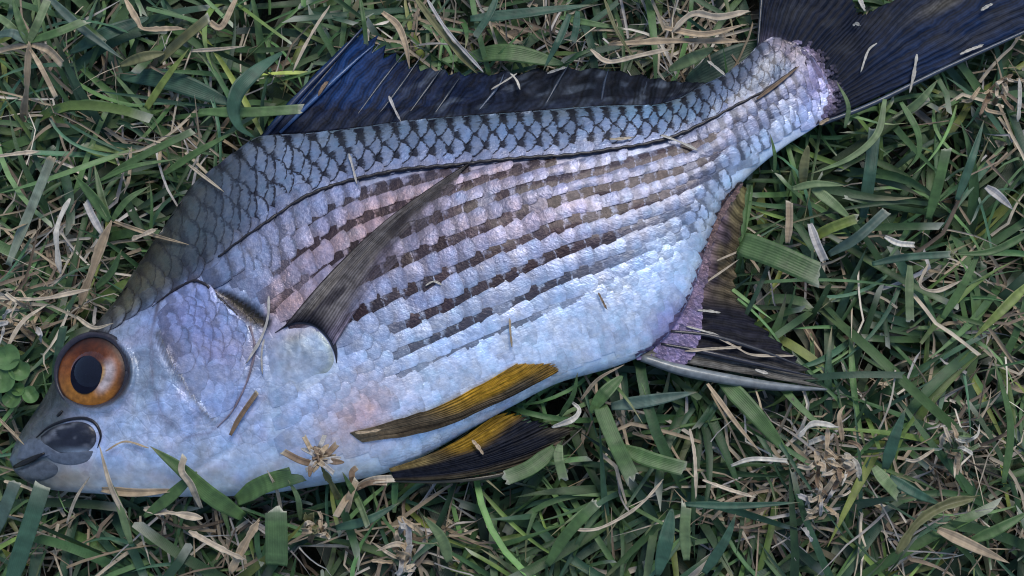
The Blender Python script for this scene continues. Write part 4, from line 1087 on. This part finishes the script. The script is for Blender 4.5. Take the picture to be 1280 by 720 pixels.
# --- right of the fish
blade('very broad flat green blade with a cut end right of the anal fin', [(926,304),(970,320),(1024,344)], 40, 'mid', (30, 34, 35), 'cut', fold=.08, base_w=.9)
blade('vertical broad teal blade below the tail fin', [(1078,272),(1086,220),(1093,160)], 21, 'teal', (26, 31, 32), 'cut')
blade('short olive leaf standing below the tail stem', [(1003,238),(1004,212),(1010,182)], 15, 'olive', (31, 36, 38), 'both', fold=.4)
blade('pale green blade slanting down from the olive leaf', [(1016,236),(1040,254),(1066,276)], 18, 'pale', (33, 34, 32), 'point')
blade('cut yellow green stalk above the broad flat blade', [(1014,300),(1040,286),(1072,274)], 17, 'lime', (31, 35, 37), 'fray', fold=.7)
blade('grey green folded blade under the cut yellow stalk', [(1036,318),(1070,298),(1108,264)], 16, 'blue', (29, 33, 34), 'cut', fold=.5)
blade('upright pale blade with cut end right of the vertical teal blade', [(1160,274),(1172,232),(1183,186)], 16, 'mid', (29, 34, 37), 'cut')
blade('straight narrow blade with white lower end right of the broad flat blade', [(1137,332),(1136,366),(1137,402)], 11, 'pale', (36, 36, 35), 'fray')
blade('long thin blade arching down from the tail fin edge', [(1106,124),(1096,168),(1062,198),(1012,218)], 9, 'pale', (36, 37, 36, 33), 'point')
blade('thin blade with hooked end below the tail fin', [(1126,128),(1146,164),(1148,192),(1134,212)], 9, 'mid', (35, 36, 35, 33), 'point')
blade('level green blade right of the tail stem belly', [(990,236),(1020,230),(1056,232)], 12, 'pale', (33, 35, 34), 'point')
blade('slim blade tip standing against the tail stem', [(968,216),(968,192),(963,168)], 5, 'mid', (35, 39, 40), 'point')
blade('thin pale blade hooked over the lower root of the tail fin', [(1056,160),(1060,132),(1046,102)], 6, 'pale', (34, 38, 39), 'point')
blade('bright short leaf under the tail fin edge', [(1130,142),(1150,126),(1172,100)], 14, 'pale', (32, 35, 36), 'point')
blade('light green blade curving at the right edge below the tail', [(1288,290),(1240,314),(1190,318)], 10, 'mid', (34, 36, 35), 'point')
blade('yellow green blade at the lower right edge', [(1284,356),(1252,388),(1216,424)], 15, 'lime', (34, 36, 34), 'point')
blade('long level teal blade at the right middle', [(1090,330),(1130,322),(1188,318)], 12, 'teal', (31, 33, 32), 'cut')
blade('teal blade leaning up right in the right middle', [(1178,398),(1206,352),(1230,300)], 13, 'mid', (31, 34, 35), 'point')
blade('broad teal blade pointing up beside the tail tip', [(1196,250),(1214,200),(1230,150)], 14, 'teal', (30, 33, 33), 'point')
straw('grey dead leaf near the right edge below the tail', [(1232,234),(1250,248),(1266,262)], 11, 'grey', (36, 37, 36), 'point')
straw('crumpled white chaff beside the cut yellow stalk', [(1106,296),(1122,304),(1142,306)], 7, 'white', (36, 37, 36), 'cut')
straw('tan upright dead sheath left of the cut yellow stalk', [(984,304),(986,276),(986,252)], 9, 'tan', (34, 36, 37), 'cut')
straw('crumpled grey dead leaf under the cut yellow stalk', [(1012,280),(1020,304),(1030,326)], 13, 'grey', (33, 34, 33), 'cut')
straw('long pale straw looping right of the narrow blade', [(1160,330),(1150,356),(1170,364),(1200,352)], 3.5, 'straw', (36, 37, 37, 36))
straw('white upright straw at the right edge under the tail', [(1272,152),(1274,126),(1274,98)], 4, 'white', (36, 38, 38))

# --- below the fish, right
blade('broad long blade slanting below the anal spine', [(898,470),(942,516),(990,574)], 28, 'mid', (28, 32, 30), 'point', fold=.15)
blade('broad blade with frayed white end below the pelvic fins', [(750,508),(766,548),(790,598)], 25, 'mid', (33, 36, 35), 'fray', fold=.2, base_w=.85)
blade('broad blade with jagged cut end pointing right below the belly', [(778,560),(812,574),(856,586)], 24, 'mid', (32, 34, 34), 'cut', fold=.2)
blade('bright folded leaf tucked under the rear belly', [(738,516),(754,494),(778,470)], 20, 'mid', (32, 34, 33), 'both', fold=.4)
blade('dull level blade from the folded leaf to the anal fin', [(764,508),(816,500),(872,490)], 20, 'blue', (30, 32, 30), 'point')
straw('long thin pale straw curving in the bottom grass', [(716,662),(750,660),(796,634),(828,601)], 4, 'straw', (36, 38, 39, 38))
blade('pale upright blade with cut top in the bottom grass', [(858,700),(856,664),(858,632)], 16, 'pale', (34, 37, 39), 'fray')
blade('broad teal blade left of the pale upright blade', [(822,720),(832,676),(840,636)], 22, 'teal', (32, 36, 36), 'both')
blade('cut blade leaning right in the bottom grass', [(684,706),(708,668),(746,628)], 17, 'mid', (32, 36, 38), 'fray')
blade('green blade leaning left of the anal fin straws', [(880,716),(906,676),(920,642)], 15, 'teal', (32, 35, 36), 'point')
blade('long level blade crossing the bottom right grass', [(856,630),(920,632),(1000,628)], 9, 'teal', (34, 36, 35), 'point')
blade('pointed teal blade above the straw tuft at bottom right', [(1106,586),(1116,552),(1132,510)], 18, 'teal', (33, 37, 38), 'point')
blade('teal blade pointing right out of the straw tuft', [(1112,596),(1140,614),(1178,632)], 16, 'teal', (36, 37, 35), 'point')
blade('short broad green blade with cut end at the straw tuft', [(1092,584),(1104,600),(1122,620)], 20, 'pale', (37, 38, 36), 'cut')
blade('tall narrow blade near the right edge', [(1254,604),(1262,530),(1242,448)], 11, 'mid', (32, 36, 38), 'point')
blade('green blade pointing at the lower right corner', [(1214,676),(1246,662),(1290,638)], 16, 'mid', (33, 35, 34), 'point')
straw('arched tan green straw at bottom right', [(1120,692),(1146,654),(1180,632),(1220,622)], 9, 'olive', (34, 36, 37, 36))
straw('broad tan dead leaf slanting to the lower right corner', [(1172,662),(1214,682),(1262,704)], 17, 'tan', (33, 35, 34), 'point', fold=.5)
straw('dry tan straw slanting beside the broad long blade', [(884,480),(920,530),(952,568)], 6, 'tan', (33, 36, 35), 'point')
straw('crumpled white straw left of the straw tuft', [(914,582),(940,574),(984,576)], 5, 'white', (35, 37, 36), 'cut')
straw('bent white straw above the straw tuft', [(998,546),(1016,530),(1048,534)], 5, 'white', (37, 39, 38))
straw('thin white straw hanging in the bottom grass', [(862,536),(868,570),(870,622)], 4, 'straw', (36, 37, 36))
straw('pale straw slanting right in the bottom grass', [(878,600),(910,612),(944,622)], 4, 'straw', (37, 38, 37))
def tuft(label, cx, cy, n, lo, hi, cols, z=36, seed=0, wid=(4, 9), name='dry_tuft', cat='dry tuft', down=0.0):
    r_ = np.random.default_rng(seed); p = plant(name, label, cat, cx, cy, z-10)
    blade(None, [(cx-4,cy+14),(cx,cy+6),(cx+2,cy)], 7, 'brown', (z-12, z-5, z-1), 'stem', 'stem', parent=p, fold=.9)
    main = r_.uniform(0, 6.28)
    for k in range(n):
        a = main+r_.normal(0, 1.1)+(math.pi if k % 4 == 0 else 0); l = r_.uniform(lo, hi); a2 = a+r_.normal(0, .9)
        c0 = (cx+r_.normal(0, lo*.8), cy+r_.normal(0, lo*.8)); f = r_.uniform(.3, .75)
        m = (c0[0]+math.cos(a)*l*f, c0[1]+math.sin(a)*l*f); e = (m[0]+math.cos(a2)*l*(1-f), m[1]+math.sin(a2)*l*(1-f))
        blade(None, [c0, m, e], r_.uniform(*wid)*.8, cols[k % len(cols)], (z-3, z+r_.uniform(-1, 2.5), z+r_.uniform(-4, 2)), ['cut', 'point', 'stem'][k % 3], 'dead_leaf', parent=p, fold=.8)
    return p
tuft('large tuft of dry tan straw in the bottom right grass', 1036, 582, 26, 18, 52, ['tan', 'straw', 'tan', 'brown', 'white'], 35, 3)
tuft('small pale tuft with green heart near the right edge', 1186, 562, 14, 14, 40, ['straw', 'pale', 'tan', 'white'], 36, 4, (4, 8))
tuft('dry straw tuft lying below the large tuft', 1020, 634, 14, 14, 36, ['straw', 'tan', 'grey'], 34, 9, (3, 7))
tuft('cut dry clump in front of the chin, bottom left', 392, 662, 14, 8, 26, ['tan', 'straw', 'olive'], 36, 5, (5, 9))
tuft('grey bundle of dead leaves at the bottom edge', 508, 694, 14, 14, 46, ['grey', 'straw', 'tan'], 33, 6, (4, 9))
tuft('tan tangle of straw at the left edge above the clover', 26, 402, 14, 16, 44, ['straw', 'tan', 'grey'], 34, 8, (3, 7))
tuft('dry bunch at the right edge under the tail tip', 1244, 118, 14, 14, 38, ['tan', 'straw', 'brown'], 34, 12, (4, 8))

# --- below the fish, left
blade('broad green blade lying over the lower edge of the fish head', [(304,646),(262,618),(226,586),(188,558)], 25, 'mid', (34, 40, 44, 46), 'point', fold=.25)
blade('smaller green leaf crossing behind the blade over the throat', [(180,646),(212,622),(246,590)], 18, 'mid', (36, 40, 42), 'both')
straw('dry flaking stalk crossing the blade over the throat', [(252,634),(240,606),(228,588),(232,570)], 8, 'straw', (38, 43, 46, 47), 'cut')
straw('tan flat straw lying under the chin', [(128,612),(172,616),(226,612)], 10, 'tan', (36, 40, 40), 'point')
straw('thin tan straw rising over the cheek from the chin', [(160,650),(140,610),(124,556)], 6, 'straw', (36, 42, 45), 'point')
straw('thin pale thread on the cheek in front of the throat blade', [(132,564),(156,552),(186,560)], 2.5, 'tan', None)
blade('pale green stalk rising beside the chin', [(164,680),(152,640),(138,600)], 9, 'pale', (33, 38, 41), 'point')
blade('broad teal blade in front of the lower jaw', [(10,740),(30,680),(54,606)], 26, 'teal', (31, 36, 38), 'cut', fold=.2)
blade('short teal blade touching the lower lip', [(-6,668),(8,632),(20,602)], 20, 'blue', (32, 36, 37), 'cut', fold=.2)
blade('upright broad pale green blade with frayed top under the belly', [(346,706),(346,672),(345,638)], 34, (.085,.15,.055), (34, 38, 40), 'fray', fold=.12, base_w=.9)
blade('crumpled green leaf with torn edges touching the throat', [(296,626),(330,606),(368,594)], 28, 'mid', (35, 40, 42), 'fray', fold=.3, tipcol=(.10,.15,.09))
blade('bright green pointed leaf at the bottom edge', [(562,702),(552,672),(529,645)], 17, 'pale', (34, 37, 38), 'point', fold=.35)
blade('green blade below the lower pelvic fin', [(420,660),(460,650),(500,628)], 14, 'teal', (33, 35, 34), 'point')
blade('broad blade with frayed end below the pelvic fin tip', [(694,560),(664,584),(632,598)], 24, 'mid', (31, 33, 34), 'fray', fold=.2)
blade('short blade with torn white end below the pelvic fin tip', [(700,556),(698,572),(704,598)], 15, 'pale', (34, 35, 34), 'fray')
straw('white frayed straw at the tip of the lower pelvic fin', [(690,534),(716,524),(724,512),(714,502)], 5, 'white', (35, 37, 37, 36))
straw('long pale straw level in the bottom left grass', [(180,636),(220,642),(254,648)], 8, 'straw', (36, 38, 37))
straw('pale straw slanting across the bottom left grass', [(236,664),(272,684),(306,700)], 6, 'straw', (36, 38, 37))
straw('tan stem rising beside the frayed upright blade', [(288,716),(304,684),(324,650)], 9, 'tan', (34, 37, 39))
# dry seed head standing in front of the belly
p = plant('seed_head', 'dry brown seed head standing against the throat of the fish', 'seed head', 424, 622, 34)
blade(None, [(424,624),(414,604),(402,584)], 6, 'olive', (36, 42, 48), 'stem', 'stem', parent=p, fold=.9)
r_ = np.random.default_rng(77)
for k in range(18):
    a = math.radians(-165+k*18+r_.normal(0, 10)); l = r_.uniform(16, 38)*(1.35 if k in (1, 2) else 1)*(1.0 if a < .6 else .8)
    c0 = (398+r_.normal(0, 4), 574+r_.normal(0, 4)); m = (c0[0]+math.cos(a)*l*.5, c0[1]+math.sin(a)*l*.45); e = (c0[0]+math.cos(a+r_.normal(0, .2))*l, c0[1]+math.sin(a+r_.normal(0, .2))*l*.85)
    blade(None, [c0, m, e], r_.uniform(5, 8), ['tan', 'brown', 'grey'][k % 3], (48, 50, 49+r_.uniform(-2, 1)), ['both', 'cut'][k % 2], 'bract', parent=p, fold=.6)
p = plant('dry_tuft', 'small dry flower stalk between seed head and lower pelvic fin', 'dry tuft', 436, 632, 32)
for pts, w, c in [([(434,640),(438,620),(446,600)],8,'tan'),([(446,608),(468,600),(492,598)],9,'straw'),([(444,610),(440,592),(446,584)],7,'brown'),([(446,612),(462,604),(484,604)],6,'brown'),([(442,614),(452,636),(460,658)],7,'pale'),([(438,616),(428,632),(420,646)],8,'tan')]:
    blade(None, pts, w, c, (36, 39, 39), 'cut', 'dead_leaf', parent=p, fold=.6)

# --- thin straws and blade tips reaching over the edge of the fish
for lab, pts, w, c in [
    ('thin straw poking up over the throat edge near the seed head', [(352,640),(346,612),(334,588)], 4, 'straw'),
    ('thin pale straw leaning over the chin edge', [(84,654),(96,622),(112,596)], 4, 'straw'),
    ('tan straw lying along the belly edge behind the pelvic fins', [(726,500),(748,474),(780,456)], 4, 'tan'),
    ('thin tan straw touching the snout tip', [(-4,520),(16,540),(30,556)], 4, 'tan'),
    ('pale straw bending over the nape edge near the eye', [(96,396),(118,410),(142,404)], 5, 'straw'),
    ('thin pale straw over the front of the back', [(236,206),(262,226),(280,240)], 4, 'straw')]:
    straw(lab, pts, w, c, (33, 39, 43), 'point')
for lab, pts, w, c in [
    ('slim green blade tip curving over the throat edge', [(456,640),(440,612),(428,590)], 8, 'mid'),
    ('green blade tip standing against the nape', [(120,360),(140,340),(152,312)], 10, 'mid'),
    ('thin green blade leaning on the belly edge under the seed head', [(376,650),(372,622),(360,600)], 7, 'pale'),
    ('slender green blade leaning over the rear belly edge', [(700,520),(716,494),(722,466)], 7, 'mid')]:
    blade(lab, pts, w, c, (33, 39, 43), 'point')

# clover at the left edge
def clover(label, cx, cy, leaves, z):
    p = plant('clover', label, 'clover', cx, cy, z-12)
    blade(None, [(cx-6,cy+16),(cx-2,cy+8),(cx,cy)], 3, 'pale', (z-12, z-5, z), 'stem', 'stem', parent=p, fold=.9)
    for (ax, ay, r) in leaves:
        n, m = 28, 6; a = np.linspace(0, 2*math.pi, n); rad = r*(1-.22*np.exp(-(a/.35)**2)-.22*np.exp(-((a-2*math.pi)/.35)**2))
        th = math.atan2(ay-cy, ax-cx); rr_ = np.linspace(0, 1, m)
        px = ax+np.cos(a+th)[:, None]*rad[:, None]*rr_; py = ay+np.sin(a+th)[:, None]*rad[:, None]*rr_
        zz = (z+1.2*rr_[None, :]**2+.5*np.cos(2*a)[:, None]*rr_)*.001
        V = P(px, py, zz)-np.array(p.location)
        c = np.array([.085, .165, .055])*rng.uniform(.85, 1.2)
        make_mesh('leaflet', V, grid_faces(n, m), M_LEAF, p, uv=np.stack(np.broadcast_arrays(np.cos(a)[:, None]*rr_*.5+.5, np.sin(a)[:, None]*rr_*.5+.5), -1), attrs={'tint': np.broadcast_to(c, (n*m, 3))})
clover('light green clover with rounded leaflets at the left edge', 18, 476, [(8,446,17),(2,474,17),(24,462,14)], 36)
clover('lower clover leaf with small leaflets beside the snout', 22, 504, [(38,493,11),(14,498,12),(22,486,9)], 35)
